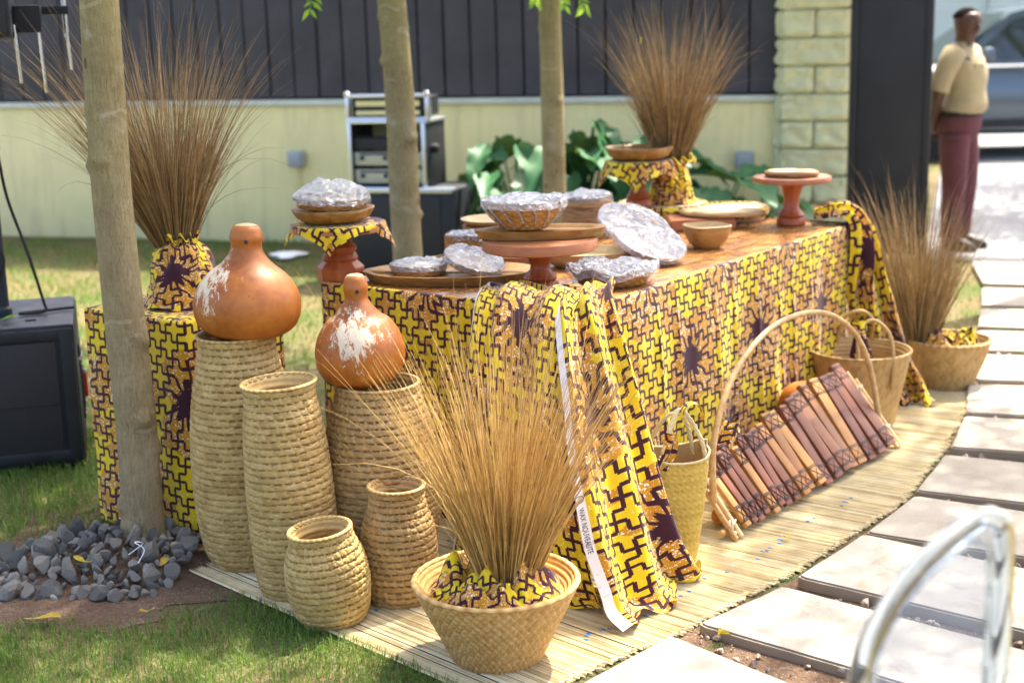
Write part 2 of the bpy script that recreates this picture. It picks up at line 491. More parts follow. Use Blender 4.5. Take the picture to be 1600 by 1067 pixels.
def speaker_mesh():
    M = Mat("perforated_steel_grille", rough=.5, spec=.4)
    U, V, _ = M.xyz(M.coord("Object"))
    P = M.coord("Object"); x, y, z = M.xyz(P)
    a = ((x * 120.0).fract() - .5); b = (((z * 120.0) + (x * 120.0).floor() * .5).fract() - .5)
    h = (a * a + b * b).sqrt().lt(.33)
    M.set(color=M.mix(h, (.026, .026, .03), (.004, .004, .004))); M.bump(1.0 - h, .6, .002); return M
MAT['grille'] = speaker_mesh()

def film(name, gl=.10, milk=.10, rough=.10, wr=1.0):
    M = Mat(name); nt = M.nt; P = M.coord("Object")
    n = M.noise(M.scale(P, 1, 1.9, 1), 24, 3, .6, 2.4); n2 = M.noise(P, 70, 3, .6, 1.5)
    bp = M.node("ShaderNodeBump"); bp.inputs["Strength"].default_value = wr; bp.inputs["Distance"].default_value = .03 * wr
    nt.links.new((n + n2 * .35).k, bp.inputs["Height"])
    g = M.node("ShaderNodeBsdfGlossy"); g.inputs["Roughness"].default_value = rough; g.inputs[0].default_value = (.95, .98, 1, 1)
    nt.links.new(bp.outputs[0], g.inputs["Normal"])
    d = M.node("ShaderNodeBsdfDiffuse"); d.inputs[0].default_value = (.80, .85, .90, 1); nt.links.new(bp.outputs[0], d.inputs["Normal"])
    t = M.node("ShaderNodeBsdfTransparent"); t.inputs[0].default_value = (.98, .985, .985, 1)
    crease = ((n2 - .56) * 9.0).clamp() * .8 + ((n - .60) * 7.0).clamp() * .6
    m0 = M.node("ShaderNodeMixShader"); nt.links.new((crease * milk * 2.2 + milk * .25).k, m0.inputs[0]); nt.links.new(t.outputs[0], m0.inputs[1]); nt.links.new(d.outputs[0], m0.inputs[2])
    fr = M.node("ShaderNodeLayerWeight"); fr.inputs[0].default_value = .28; nt.links.new(bp.outputs[0], fr.inputs["Normal"])
    fac = (S(nt, fr.outputs["Fresnel"]) + gl + crease * .12).clamp()
    m1 = M.node("ShaderNodeMixShader"); nt.links.new(fac.k, m1.inputs[0])
    nt.links.new(m0.outputs[0], m1.inputs[1]); nt.links.new(g.outputs[0], m1.inputs[2])
    nt.links.new(m1.outputs[0], nt.nodes["Material Output"].inputs[0]); return M
MAT['film'] = film("crumpled_cling_film", .18, .30, .07)
MAT['foil'] = film("taut_cling_film", .24, .22, .07, .9)

M = Mat("clear_acrylic", rough=.03, color=(.70, .83, .95)); M.b.inputs["Transmission Weight"].default_value = 1.0; M.b.inputs["IOR"].default_value = 1.30
MAT['acrylic'] = M
M = Mat("clear_acrylic_sheet"); _t = M.node("ShaderNodeBsdfTransparent"); _t.inputs[0].default_value = (.93, .95, .97, 1)
M.b.inputs["Base Color"].default_value = (.55, .62, .70, 1); M.set(rough=.08, spec=.6)
_mx = M.node("ShaderNodeMixShader"); _mx.inputs[0].default_value = .16
M.nt.links.new(_t.outputs[0], _mx.inputs[1]); M.nt.links.new(M.b.outputs[0], _mx.inputs[2]); M.nt.links.new(_mx.outputs[0], M.nt.nodes["Material Output"].inputs[0])
MAT['acrylic_sheet'] = M
M = Mat("car_window_glass", rough=.05, color=(.02, .03, .03), spec=.9); MAT['car_glass'] = M
M = Mat("silver_grey_car_paint", rough=.28, color=(.10, .125, .15), metal=.6); M.b.inputs["Coat Weight"].default_value = .8; MAT['car_paint'] = M
MAT['skin'] = Mat("dark_skin", rough=.5, color=(.075, .034, .023))
MAT['hair'] = Mat("short_black_hair", rough=1.0, color=(.012, .010, .010), spec=.05)
MAT['khaki'] = paint("khaki_cotton", (.36, .29, .16), .85, .08, .2, 8)
MAT['maroon'] = paint("maroon_trouser_cotton", (.105, .032, .036), .85, .1, .2, 8)
# ------------------------------------------------------------------ ground, soil, path, road
E1 = Vector((.588, .809, 0)); E2 = Vector((-.809, .588, 0)); TB = Vector((.2, 4.28, 0)); TZ = .76
W_A, W_B = Vector((-3.9, 11.8, 0)), Vector((1.9, 9.952, 0))          # the garden wall's foot
W_D = (W_B - W_A).normalized(); W_N = Vector((-W_D.y, W_D.x, 0))      # W_N points away from the camera
W_RZ = math.atan2(W_D.y, W_D.x)
def on_wall(s, out=0.0, z=0.0): return W_B + W_D * s - W_N * out + Vector((0, 0, z))

tag(MB().add([(-90, -20, 0), (90, -20, 0), (90, 150, 0), (-90, 150, 0)], [(0, 1, 2, 3)]).build('ground', 'ground'), kind='structure')

def blob(name, cx, cy, rx, ry, z, mat, n=48, seed=0, hump=0.0):
    vs, fs = [(cx, cy, z + hump)], []
    rings = 6
    for k in range(1, rings + 1):
        for i in range(n):
            a = 2 * math.pi * i / n
            q = k / rings * (1 + .28 * nz(math.cos(a) * 1.9 + seed, math.sin(a) * 1.9) + .16 * nz(math.cos(a) * 5, math.sin(a) * 5 + seed) + .08 * nz(math.cos(a) * 14, math.sin(a) * 14 + seed))
            vs.append((cx + rx * q * math.cos(a), cy + ry * q * math.sin(a), z + hump * max(0, 1 - (k / rings) ** 2) ** 1.2))
    for i in range(n):
        fs.append((0, 1 + i, 1 + (i + 1) % n))
        for k in range(rings - 1):
            a, b = 1 + k * n, 1 + (k + 1) * n
            fs.append((a + i, b + i, b + (i + 1) % n, a + (i + 1) % n))
    return tag(MB().add(vs, fs).build(name, mat), kind='structure')
blob('soil_patch', -1.50, 4.05, .70, .40, .003, 'soil', n=120, seed=3.1, hump=.004)

# path bed, gate track, road
bed = [(.10, 3.02), (.46, 3.60), (.84, 3.97), (1.12, 4.33), (1.32, 4.57), (1.66, 5.2), (1.9, 5.74), (2.08, 6.18), (2.3, 6.75), (2.6, 7.5), (3.0, 8.6), (3.2, 9.3),
       (8, 7.9), (6, 4), (3.5, 2.2), (1.6, 1.2), (.3, 1.6)]
tag(MB().add([(x, y, .004) for x, y in bed], [tuple(range(len(bed)))[::-1]]).build('path_bed', 'soil'), kind='structure')
def strip(name, mat, s0, s1, o0, o1, z):
    q = [on_wall(s0, o0, z), on_wall(s1, o0, z), on_wall(s1, o1, z), on_wall(s0, o1, z)]
    return tag(MB().add([tuple(p) for p in q], [(0, 1, 2, 3)]).build(name, mat), kind='structure')
strip('road', 'road', 1.0, 16, .02, -30, .012)
gt = strip('gate_track', 'gate', .98, 16, .22, .03, .016)

path = tag(thing('garden_path', (0, 0, 0)), kind='structure')
rows = [  # front-left, back-left, direction into the row (unit, to the right), length
    ((.40, 3.50), (.08, 3.16), (.66, -.75), 1.1),
    ((.484, 3.58), (.757, 3.831), (.76, -.65), 1.2),
    ((.809, 3.881), (1.085, 4.215), (.78, -.62), 1.2),
    ((1.10, 4.24), (1.345, 4.58), (.86, -.51), 1.2),
    ((1.37, 4.64), (1.592, 5.045), (.89, -.46), 1.2),
    ((1.63, 5.10), (1.818, 5.53), (.95, -.31), 1.2),
    ((1.84, 5.58), (2.00, 6.05), (.965, -.26), 1.25),
    ((2.04, 6.13), (2.20, 6.61), (.97, -.22), 1.3),
    ((2.23, 6.69), (2.39, 7.12), (.965, -.25), 1.3),
    ((2.42, 7.20), (2.58, 7.66), (.96, -.28), 1.35),
    ((2.62, 7.76), (2.80, 8.30), (.955, -.30), 1.4),
    ((2.84, 8.40), (3.02, 9.18), (.955, -.30), 1.4)]
rnd = random.Random(5)
for k, (a, b, d, L) in enumerate(rows):
    a, b, d = Vector(a), Vector(b), Vector(d).normalized()
    x0 = 0.0
    for j in range(4):
        l = L + rnd.uniform(-.1, .1)
        p = [a + d * x0, a + d * (x0 + l), b + d * (x0 + l), b + d * x0]
        c = sum(p, Vector((0, 0))) / 4
        m = MB(); poly = []
        for i in range(4):                       # slightly uneven outline
            u, v = p[i], p[(i + 1) % 4]
            for t in (0.02, .33, .66, .98):
                w = u.lerp(v, t); nn = Vector((v - u).yx).normalized(); nn.y *= -1
                w = w + nn * .006 * nz(w.x * 9, w.y * 9, k)
                poly.append((w.x - c.x, w.y - c.y))
        bm = bmesh.new()
        vs = [bm.verts.new((x, y, 0)) for x, y in poly]
        f = bm.faces.new(vs)
        if f.normal.z < 0: f.normal_flip()
        ex = bmesh.ops.extrude_face_region(bm, geom=[f])
        top = [e for e in ex['geom'] if isinstance(e, bmesh.types.BMVert)]
        bmesh.ops.translate(bm, vec=(0, 0, .034 + rnd.uniform(-.004, .005)), verts=top)
        te = [e for e in bm.edges if all(v in top for v in e.verts)]
        bmesh.ops.bevel(bm, geom=te, offset=.006, segments=2, affect='EDGES')
        bmesh.ops.recalc_face_normals(bm, faces=bm.faces)
        me = bpy.data.meshes.new('paving_stone'); bm.to_mesh(me); bm.free()
        me.materials.append(MAT['slab'].m)
        link('paving_stone', me, path, loc=(c.x, c.y, .001), rot=(rnd.uniform(-.006, .006), rnd.uniform(-.006, .006), 0))
        x0 += l + .03

def rock_mesh(seed, name, mat, sub=1, jag=.35):
    bm = bmesh.new(); bmesh.ops.create_icosphere(bm, subdivisions=sub, radius=1)
    rr = random.Random(seed)
    planes = [(Vector((rr.gauss(0, 1), rr.gauss(0, 1), rr.gauss(0, 1))).normalized(), rr.uniform(.38, .74)) for _ in range(10)]
    bmesh.ops.subdivide_edges(bm, edges=bm.edges[:], cuts=1, use_grid_fill=True)
    for v in bm.verts:
        v.co.normalize()
        for n, d in planes:
            q = v.co.dot(n)
            if q > d: v.co -= n * (q - d)
        v.co *= 1 + .06 * nz(v.co.x * 3 + seed, v.co.y * 3, v.co.z * 3)
    me = bpy.data.meshes.new(name); bm.to_mesh(me); bm.free(); me.materials.append(MAT[mat].m); return me
ROCKS = [rock_mesh(s, 'stone', 'stone') for s in range(12)]

# loose pebbles and grit between the slabs
rnd = random.Random(8)
pm = MB(); base = [rock_mesh(100 + s, 'pebble_shape', 'stone') for s in range(4)]
bv = [(np.array([v.co[:] for v in m.vertices]), [tuple(p.vertices) for p in m.polygons]) for m in base]
for k in range(len(rows) - 1):
    (a, b, d, L) = rows[k]; a2 = Vector(rows[k + 1][0]); b = Vector(b) if k else Vector(a); d = Vector(rows[k + 1][2]).normalized()
    for _ in range(46):
        t = rnd.random() ** 1.3 * 1.6; q = (b.lerp(a2, rnd.uniform(-.1, 1.1))) + d * t
        s = rnd.choice((.006, .008, .010, .014, .02)) * rnd.uniform(.7, 1.2)
        v, f = bv[rnd.randrange(4)]
        rot = np.array(Euler((rnd.random() * 6, rnd.random() * 6, rnd.random() * 6)).to_matrix())
        pm.add((v * s * (1, .85, .6)) @ rot.T + (q.x, q.y, .006 + s * .4), f)
M = Mat("path_pebble", rough=.8); P = M.pos()
M.set(color=M.ramp(M.noise(P, 60, 2), [(.3, (.16, .10, .06)), (.5, (.34, .25, .17)), (.7, (.50, .44, .36))])); MAT['pebble'] = M
tag(pm.build('pebbles', 'pebble'), 'small brown and grey pebbles lying in the joints between the slabs', 'pebbles', kind='stuff')

# ------------------------------------------------------------------ wall, fence, pillar, gate
wall = tag(thing('garden_wall', W_A, W_RZ), 'low pale green plastered wall under the dark board fence', 'wall')
WL = (W_B - W_A).length
MB().box((WL / 2 - 2.5, .11, .53), (WL + 5, .22, 1.06), .01).build('wall_body', 'wall', wall)
MB().box((WL / 2 - 2.5, .105, 1.083), (WL + 5, .27, .045), .012).build('coping', 'coping', wall)
fen = tag(thing('board_fence', W_A + Vector((0, 0, 1.106)), W_RZ), 'tall dark vertical board fence standing on the pale green wall', 'fence')
bmesh_board = MB().box((0, 0, 0), (.190, .022, 1.5), .004).mesh('board', 'fence', True, 40)
x = -4.9; rnd = random.Random(3)
while x < WL - .06:
    link('board', bmesh_board, fen, loc=(x, .06 + rnd.uniform(-.003, .003), .765), rot=(0, rnd.uniform(-.003, .003), 0))
    x += .205
for z in (.09, 1.3):
    MB().box((WL / 2 - 2.5, .09, z), (WL + 5, .035, .07), .004).build('rail', 'fence_rail', fen)
MB().box((WL / 2 - 2.5, .17, .75), (WL + 5, .02, 1.5), 0).build('backing_sheet', 'gate', fen)

pil = tag(thing('gate_pillar', on_wall(.24, -.12), W_RZ), 'pale yellow-green split-face block pillar at the gate', 'pillar')
MB().box((0, 0, 1.3), (.44, .44, 2.6), 0).build('pillar_core', 'mortar', pil)
def split_block(w, seed):
    nx, ny = max(10, int(w / .018)), 12; h = .178
    def fn(u, v):
        e = min(min(u, 1 - u) * w, min(v, 1 - v) * h)
        b = min(1, e / .008)
        y = -.012 - (.020 + .022 * nz(u * w * 11 + seed, v * h * 14) + .014 * nz(u * w * 38, v * h * 38 + seed) + .006 * nz(u * w * 90, v * h * 90)) * b
        return ((u - .5) * w, y, (v - .5) * h), (u, v)
    m = MB().grid(fn, nx, ny)
    m.box((0, .006, 0), (w, .036, h), 0)
    return m.mesh('block', 'block', True, 50)
full = [split_block(.455, s) for s in (1, 2, 3)]; half = [split_block(.222, s) for s in (4, 5, 6)]
for k in range(14):
    z = .095 + k * .186
    for side in range(3):          # three faces that can be seen from the garden
        a = (0, -math.pi / 2, math.pi / 2)[side]
        nrm = Vector((0, -1, 0)); nrm.rotate(Euler((0, 0, a))); tx = Vector((1, 0, 0)); tx.rotate(Euler((0, 0, a)))
        parts = [(0, full)] if (k + side) % 2 else [(-.116, half), (.116, half)]
        for ox, fam in parts:
            link('block', fam[(k * 2 + side) % 3], pil, loc=nrm * .232 + tx * ox + Vector((0, 0, z)), rot=(0, 0, a))

leaf = tag(thing('gate_leaf', on_wall(.74, .10), W_RZ - .05), 'dark steel gate leaf standing open beside the block pillar', 'gate')
MB().box((0, 0, 1.25), (.49, .035, 2.44), .006).build('panel', 'gate', leaf)
for sx in (-1, 1): MB().box((sx * .242, -.002, 1.25), (.045, .06, 2.5), .005).build('stile', 'gate', leaf)
for i, s in enumerate((-3.69, -.235)):
    b = tag(thing('socket_box', on_wall(s, .012, .66), W_RZ),
            ('grey weatherproof socket box on the wall left of the equipment rack', 'grey weatherproof socket box on the wall near the block pillar')[i], 'socket box', 'socket boxes on the wall')
    MB().box((0, -.03, 0), (.125, .07, .125), .012).build('housing', 'grey_box', b)
    MB().box((0, -.070, .005), (.10, .012, .09), .005).build('cover', 'grey_box', b)
    MB().tube([(0, -.03, -.06), (0, -.02, -.2), (0, -.01, -.6)], .008, 6).build('conduit', 'wall', b)

house = tag(thing('far_house', (6.5, 24, 0)), 'pale green house wall beyond the road', 'building')
MB().box((2, 1, 2.6), (18, 2, 5.2), .02).build('wall', 'green_paint', house)
for xx in (-4.5, -1.5, 1.5, 4.5, 7.5): MB().box((xx, -.03, 2.6), (.05, .06, 5.1), .01).build('pilaster', 'green_paint', house)
MB().box((2, .9, 5.3), (18.6, 2.8, .25), .02).build('roof', 'fence', house)

# ------------------------------------------------------------------ trees
def leaf_cloud(seed, n, centre, rad, size=(.10, .034)):
    rs = np.random.RandomState(seed)
    cl = rs.normal(size=(46, 3)); cl /= np.linalg.norm(cl, axis=1)[:, None]; cl *= rs.uniform(.3, 1, (46, 1)) ** .5
    which = rs.randint(0, 46, n)
    p = (cl[which] + rs.normal(scale=.17, size=(n, 3))) * rad + centre
    d = rs.normal(size=(n, 3)); d[:, 2] -= .5; d /= np.linalg.norm(d, axis=1)[:, None]
    w = np.cross(d, rs.normal(size=(n, 3))); w /= np.linalg.norm(w, axis=1)[:, None]
    L = size[0] * rs.uniform(.7, 1.3, (n, 1)); Wd = size[1] * rs.uniform(.8, 1.2, (n, 1))
    nn = np.cross(d, w)
    V = np.stack([p, p + d * L * .45 + w * Wd + nn * L * .06, p + d * L, p + d * L * .45 - w * Wd + nn * L * .06], 1).reshape(-1, 3)
    F = [(4 * i, 4 * i + 1, 4 * i + 2, 4 * i + 3) for i in range(n)]
    c = np.zeros((n, 4)); c[:, 0] = rs.rand(n); c[:, 3] = 1
    return V, F, np.repeat(c, 4, 0)

def tree(name, loc, r0, label, seed, crown_h=4.3, crown_r=(1.7, 1.7, 1.15), n=5200, bend=(0, 0), trunk_top=2.7):
    t = thing(name, loc, 0, label, 'tree', 'young trees in the garden')
    rs = random.Random(seed)
    seg, nv = 36, 190
    nodes = [(rs.uniform(.1, trunk_top), rs.uniform(0, 6.28)) for _ in range(16)]
    def ctr(z): return bend[0] * z + .012 * nz(z * 1.3, seed), bend[1] * z + .012 * nz(seed, z * 1.3)
    def fn(u, v):
        z = v * trunk_top - .03; a = u * 2 * math.pi
        r = r0 * (1 - .16 * z / trunk_top) * (1 + .34 * math.exp(-max(z, 0) / .06) * (1 + .35 * math.sin(a * 4 + seed)))
        r += r0 * .05 * nz(math.cos(a) * 1.2, math.sin(a) * 1.2, z * 2 + seed)
        for zn, an in nodes:
            da = (a - an + math.pi) % (2 * math.pi) - math.pi
            if abs(z - zn) < .09: r += r0 * .27 * math.exp(-(da / .40) ** 2 - ((z - zn) / .014) ** 2) - r0 * .10 * math.exp(-(da / .16) ** 2 - ((z - zn) / .007) ** 2) + r0 * .06 * math.exp(-(da / 1.6) ** 2 - ((z - zn - .02) / .01) ** 2)
        cx, cy = ctr(z)
        return (cx + r * math.cos(a), cy + r * math.sin(a), z), (u, z)
    MB().grid(fn, seg, nv, True).build('trunk', 'bark', t, angle=None)
    m = MB(); tips = []
    cx, cy = ctr(trunk_top)
    for k in range(9):
        a = k * 2.4 + rs.random(); q = rs.uniform(.45, .95)
        e = Vector((cx + math.cos(a) * crown_r[0] * q, cy + math.sin(a) * crown_r[1] * q, crown_h + rs.uniform(-.5, .9)))
        b = Vector((cx, cy, trunk_top - rs.uniform(.03, .5)))
        mid = b.lerp(e, .45) + Vector((0, 0, .25))
        pts = catmull([b, mid, e], 9)
        m.tube(pts, [r0 * .42 * (1 - .82 * i / 8) for i in range(9)], 7)
    m.build('branches', 'bark', t)
    V, F, c = leaf_cloud(seed, n, (cx, cy, crown_h), crown_r)
    MB().add(V, F, None, c).build('crown', 'crown', t, smooth=False)
    return t
tree1 = tree('garden_tree', (-1.196, 4.32, 0), .064, 'slim tree trunk rising from the stone mound beside the cloth-covered box', 1, n=3800)
tree2 = tree('garden_tree', (-.50, 7.05, 0), .078, 'middle tree trunk behind the table in front of the equipment rack', 2, bend=(-.018, 0), n=4400)
tree3 = tree('garden_tree', (.265, 8.0, 0), .068, 'slim tree trunk among the broad-leaved plants behind the table', 7, n=4400, bend=(-.006, 0))
# neighbours of the row, standing right of the view; their crowns give the dappled shade
tree4 = tree('garden_tree', (3.45, 8.35, 0), .085, 'tall tree right of the path whose crown shades the table', 11, n=7600, crown_h=6.4, crown_r=(2.0, 2.2, 1.3), trunk_top=4.4, bend=(-.17, 0))
tree6 = tree('garden_tree', (4.35, 6.7, 0), .075, 'tree right of the near slabs whose crown dapples the path', 17, n=5200, crown_h=5.6, crown_r=(1.7, 1.8, 1.0), trunk_top=4.0)
tree5 = tree('garden_tree', (6.9, 14.2, 0), .095, 'street tree beyond the gate shading the road', 13, n=14000, crown_h=5.0, crown_r=(2.6, 2.6, 1.3))

def sprig(parent, p, d, n, L, seed):
    rs = random.Random(seed); m = MB(); p = Vector(p); d = Vector(d).normalized()
    for i in range(n):
        q = p + d * (L * (i + .5) / n)
        for s in (-1, 1):
            w = Vector((s * rs.uniform(.5, 1), rs.uniform(-.5, .5), -rs.uniform(.5, 1.1))).normalized()
            l = rs.uniform(.045, .075); side = w.cross(Vector((0, 1, 0))).normalized() * l * .16
            c = [(rs.random(), 0, 0, 1)] * 4
            m.add([q, q + w * l * .4 + side, q + w * l, q + w * l * .4 - side], [(0, 1, 2, 3)], None, c)
    m.tube([p, p + d * L * .5 + Vector((0, 0, .004)), p + d * L], .002, 5)
    return m.build('hanging_twig', 'sprig', parent, smooth=False)
def rel(o, v): return Vector(v) - Vector(o.location)
def twig_to(tr, world_p, d, n, L, seed):                   # a thin branch from the crown down to the leaflets
    c = Vector((tr.location.x, tr.location.y, 3.1)) - tr.location
    e = rel(tr, world_p)
    m = MB().tube(catmull([c, c.lerp(e, .6) + Vector((0, 0, .35)), e], 12), [.012 - .0009 * i for i in range(12)], 6)
    m.build('drooping_branch', 'bark', tr); sprig(tr, e, d, n, L, seed)
twig_to(tree3, (.30, 7.6, 1.82), (.2, 0, -1), 4, .12, 1)
twig_to(tree3, (.40, 7.7, 1.83), (.25, 0, -1), 5, .15, 2)
twig_to(tree3, (.18, 7.7, 1.80), (-.2, 0, -1), 3, .07, 3)
twig_to(tree2, (-.85, 6.6, 1.80), (-.3, 0, -1), 3, .10, 4)

# ------------------------------------------------------------------ broad-leaved plants by the wall
def big_leaf(seed):
    rs = random.Random(seed); n, L, Wd = 13, 1.0, .30
    ph = rs.random() * 9
    def fn(u, v):
        y = v * L; s = (u - .5) * 2
        w = Wd * (math.sin(math.pi * min(1, v * .93 + .05)) ** .75) * (1.15 - .5 * v) * (1 - .25 * abs(math.sin(v * 15 + ph)) * (abs(s) > .6))
        z = -.55 * v * v * L * .6 + abs(s) * w * .5 + .03 * math.sin(v * 17 + ph) * abs(s)
        return (s * w, y, z), (u, v)
    return MB().grid(fn, 7, n).mesh('leaf', 'bigleaf', True, None)
BIGL = [big_leaf(s) for s in range(5)]
def big_plant(loc, n, hmax, spread, label, seed):
    t = thing('broad_leaved_plant', loc, 0, label, 'plant', 'broad-leaved plants along the wall')
    rs = random.Random(seed)
    for i in range(n):
        a = rs.uniform(0, 6.28); h = hmax * rs.uniform(.3, 1.0); out = spread * rs.uniform(.25, 1) * (1.2 - .5 * h / hmax)
        tip = Vector((math.cos(a) * out, math.sin(a) * out * .6 - .05, h))
        MB().tube(catmull([(rs.uniform(-.05, .05), rs.uniform(-.05, .05), 0), (tip.x * .35, tip.y * .35, h * .65), tip], 7), [.010, .009, .008, .007, .006, .006, .005], 6).build('stem', 'bigleaf', t)
        s = rs.uniform(.34, .52)
        link('leaf', BIGL[rs.randrange(5)], t, loc=tip, rot=(rs.uniform(-1.0, .3), rs.uniform(-.4, .4), a - math.pi / 2 + rs.uniform(-.6, .6)), scale=(s * rs.uniform(.8, 1.2), s, s))
    return t
big_plant((.05, 9.6, 0), 30, .88, .36, 'dark glossy plant between the equipment rack and the slim tree', 1)
big_plant((.50, 9.5, 0), 32, 1.02, .36, 'tall dark glossy plant just right of the slim tree', 2)
big_plant((.92, 9.4, 0), 28, .92, .34, 'dark glossy plant behind the back grass bundle', 3)
big_plant((1.40, 9.3, 0), 24, .62, .34, 'low dark glossy plant below the right socket box', 4)
# ------------------------------------------------------------------ table with its cloth skirt
TL, TW = 2.16, 1.06
T_RZ = math.atan2(E1.y, E1.x)                       # local x runs along the long side, local y to the back
table = tag(thing('display_table', TB, T_RZ), 'long wooden display table with bare varnished top under the trays', 'table')
npl = 8
for k in range(npl):
    w = TW / npl
    MB().box((TL / 2, (k + .5) * w, TZ - .014), (TL, w - .003, .028), .003).build('plank', 'table_wood', table)
for lx in (.08, TL - .08):
    for ly in (.08, TW - .08): MB().box((lx, ly, .365), (.06, .06, .73), .004).build('leg', 'table_wood', table)
for ly in (.05, TW - .05): MB().box((TL / 2, ly, .69), (TL - .2, .03, .08), .003).build('apron', 'table_wood', table)

def skirt(name, pts, z_top, seed, folds=3.0, amp=.012, lip=.012, z0=.012, uoff=0.0, closed=False, nu=260, nv=60, kick=.02, crease=()):
    """hanging cloth that follows a footprint path (outward side on the right of travel)"""
    P = [Vector(p) for p in pts]; seg = [(P[i + 1] - P[i]).length for i in range(len(P) - 1)]; T = sum(seg)
    def foot(s):
        for i, l in enumerate(seg):
            if s <= l + 1e-9 or i == len(seg) - 1:
                d = (P[i + 1] - P[i]).normalized(); return P[i] + d * s, Vector((d.y, -d.x, 0)), s, l
            s -= l
    def fn(u, v):
        s = u * T; p, n, sl, l = foot(s)
        # soften the corner
        e = min(sl, l - sl)
        hv = v
        if hv < .03:                                   # lip lying on the table top
            q = 1 - hv / .03
            return (p - n * q * lip + n * .004 + Vector((0, 0, z_top + .004))), (s + uoff, z_top + q * lip)
        h = (hv - .03) / .97
        z = z_top + .004 + (z0 - z_top - .004) * h
        a = amp * (h ** .6)
        d = .006 + a * (math.sin(s * folds * 6.28 + seed + 1.3 * nz(s * 2, seed)) * .6 + nz(s * 5 + seed, h * 1.3) * .9 + 1.0) * min(1, e / .05) + kick * h * h
        for cs in crease: d += .014 * math.exp(-abs(s - cs) / .012) * min(1, h * 3)
        d += .007 * nz(s * 14, h * 5 + seed) * h ** .5 + .010 * abs(nz(s * 6 + seed * 3, h * .7)) * h ** .5
        return (p + n * d + Vector((0, 0, z))), (s + uoff + .006 * nz(s * 4, h * 3), z_top - (z_top - z) * 1.0)
    return MB().grid(fn, nu, nv).build(name, 'wax', angle=None)
A_ = TB + E2 * TW; C_ = TB + E1 * TL; D_ = A_ + E1 * TL
sk = thing('table_skirt', TB, 0, 'yellow and maroon wax-print cloth hung around the sides of the table', 'tablecloth')
def into(o, parent): o.parent = parent; o.location = -Vector(parent.location); return o
into(skirt('front_panel', [A_, TB], TZ, 1.0, 2.6, .020, nu=150, uoff=.07), sk)
into(skirt('long_panel', [TB, TB + E1 * 1.74], TZ, 2.2, 2.2, .024, nu=340, crease=(.22, .47, .60, .86, 1.02, 1.21, 1.39, 1.52), uoff=1.21), sk)
into(skirt('end_panel', [TB + E1 * 1.69, C_], TZ, 7.7, 3.2, .020, nu=90, uoff=3.4, kick=.03), sk)
into(skirt('far_panel', [C_, D_], TZ, 4.4, 2.2, .010, nu=80, uoff=4.1), sk)
into(skirt('back_panel', [D_, A_], TZ, 5.1, 2.2, .010, nu=140, uoff=5.6), sk)

# box covered with the same cloth, left of the table
BX = Vector((-1.030, 4.365, 0)); BW, BD, BH = .475, .43, .742
bx_pts = [BX + E2 * BW, BX, BX + E1 * BD, BX + E1 * BD + E2 * BW, BX + E2 * BW]
cb = thing('covered_box', BX, 0, 'square box wrapped in yellow and maroon wax-print cloth beside the tree', 'box')
into(skirt('cloth_sides', bx_pts, BH - .004, 3.0, .9, .009, lip=.004, nu=220, nv=50, kick=.006, uoff=.33), cb)
def box_top(u, v):
    p = BX + E1 * (BD * v) + E2 * (BW * u) + Vector((0, 0, BH + .003 + .004 * nz(u * 4, v * 4)))
    e = min(u, 1 - u, v, 1 - v); p.z -= .006 * max(0, 1 - e / .03) ** 2
    return p, (BW * u + 1.03, BD * v + .31)
into(MB().grid(box_top, 30, 30).build('cloth_top', 'wax', angle=None), cb)
m = MB().box((0, 0, BH / 2 - .01), (BD - .03, BW - .03, BH - .03), .004)
o = m.build('box_core', 'pale_wood', cb); c = (E1 * BD + E2 * BW) / 2; o.location = c; o.rotation_euler = (0, 0, T_RZ)

# ------------------------------------------------------------------ cloth falls at the table corners
def make_fall(Lr, Rr, width, length, seed, folds, amp, uoff, voff, strip=.016, nmid=None, flare=1.0):
    n = 60
    Lc, Rc = catmull(Lr, n), catmull(Rr, n)
    def smp(c, t):
        x = max(0., min(1., t)) * (n - 1); i = min(int(x), n - 2); return c[i].lerp(c[i + 1], x - i)
    def base(s, t):
        l, r = smp(Lc, t), smp(Rc, t)
        return l.lerp(r, s)
    def surf(s, t):
        p = base(s, t)
        du = base(min(1, s + .02), t) - base(max(0, s - .02), t); dv = base(s, min(1, t + .02)) - base(s, max(0, t - .02))
        nr = dv.cross(du).normalized()
        if nr.y > 0: nr = -nr
        a = amp * (.35 + .65 * math.sin(min(1, t * 1.15) * math.pi * .62)) * flare
        edge = min(1, min(s, 1 - s) / .06)
        ph = s * folds * 2 * math.pi + seed + .9 * nz(t * 1.6 + seed, s * 2)
        w = math.sin(ph + .5 * math.sin(ph))
        p = p + nr * (a * (w + .5) * edge + .006 * nz(s * 9 + seed, t * 9) + .03 * math.sin(math.pi * s) * math.sin(math.pi * min(1, t * 1.1)))
        q = max(0, (t - .86) / .14)                    # the hem crumples on the mat
        if q > 0:
            p.z = p.z * (1 - q) + q * max(.012, .016 + .020 * (nz(s * 6 + seed, t * 8) + .4)) + .014 * q * math.sin(s * folds * 12)
            p += Vector((nz(s * 5, t * 5 + seed), nz(t * 5 + seed, s * 5), 0)) * .03 * q
        p.z = max(p.z, .010)
        return p
    return surf
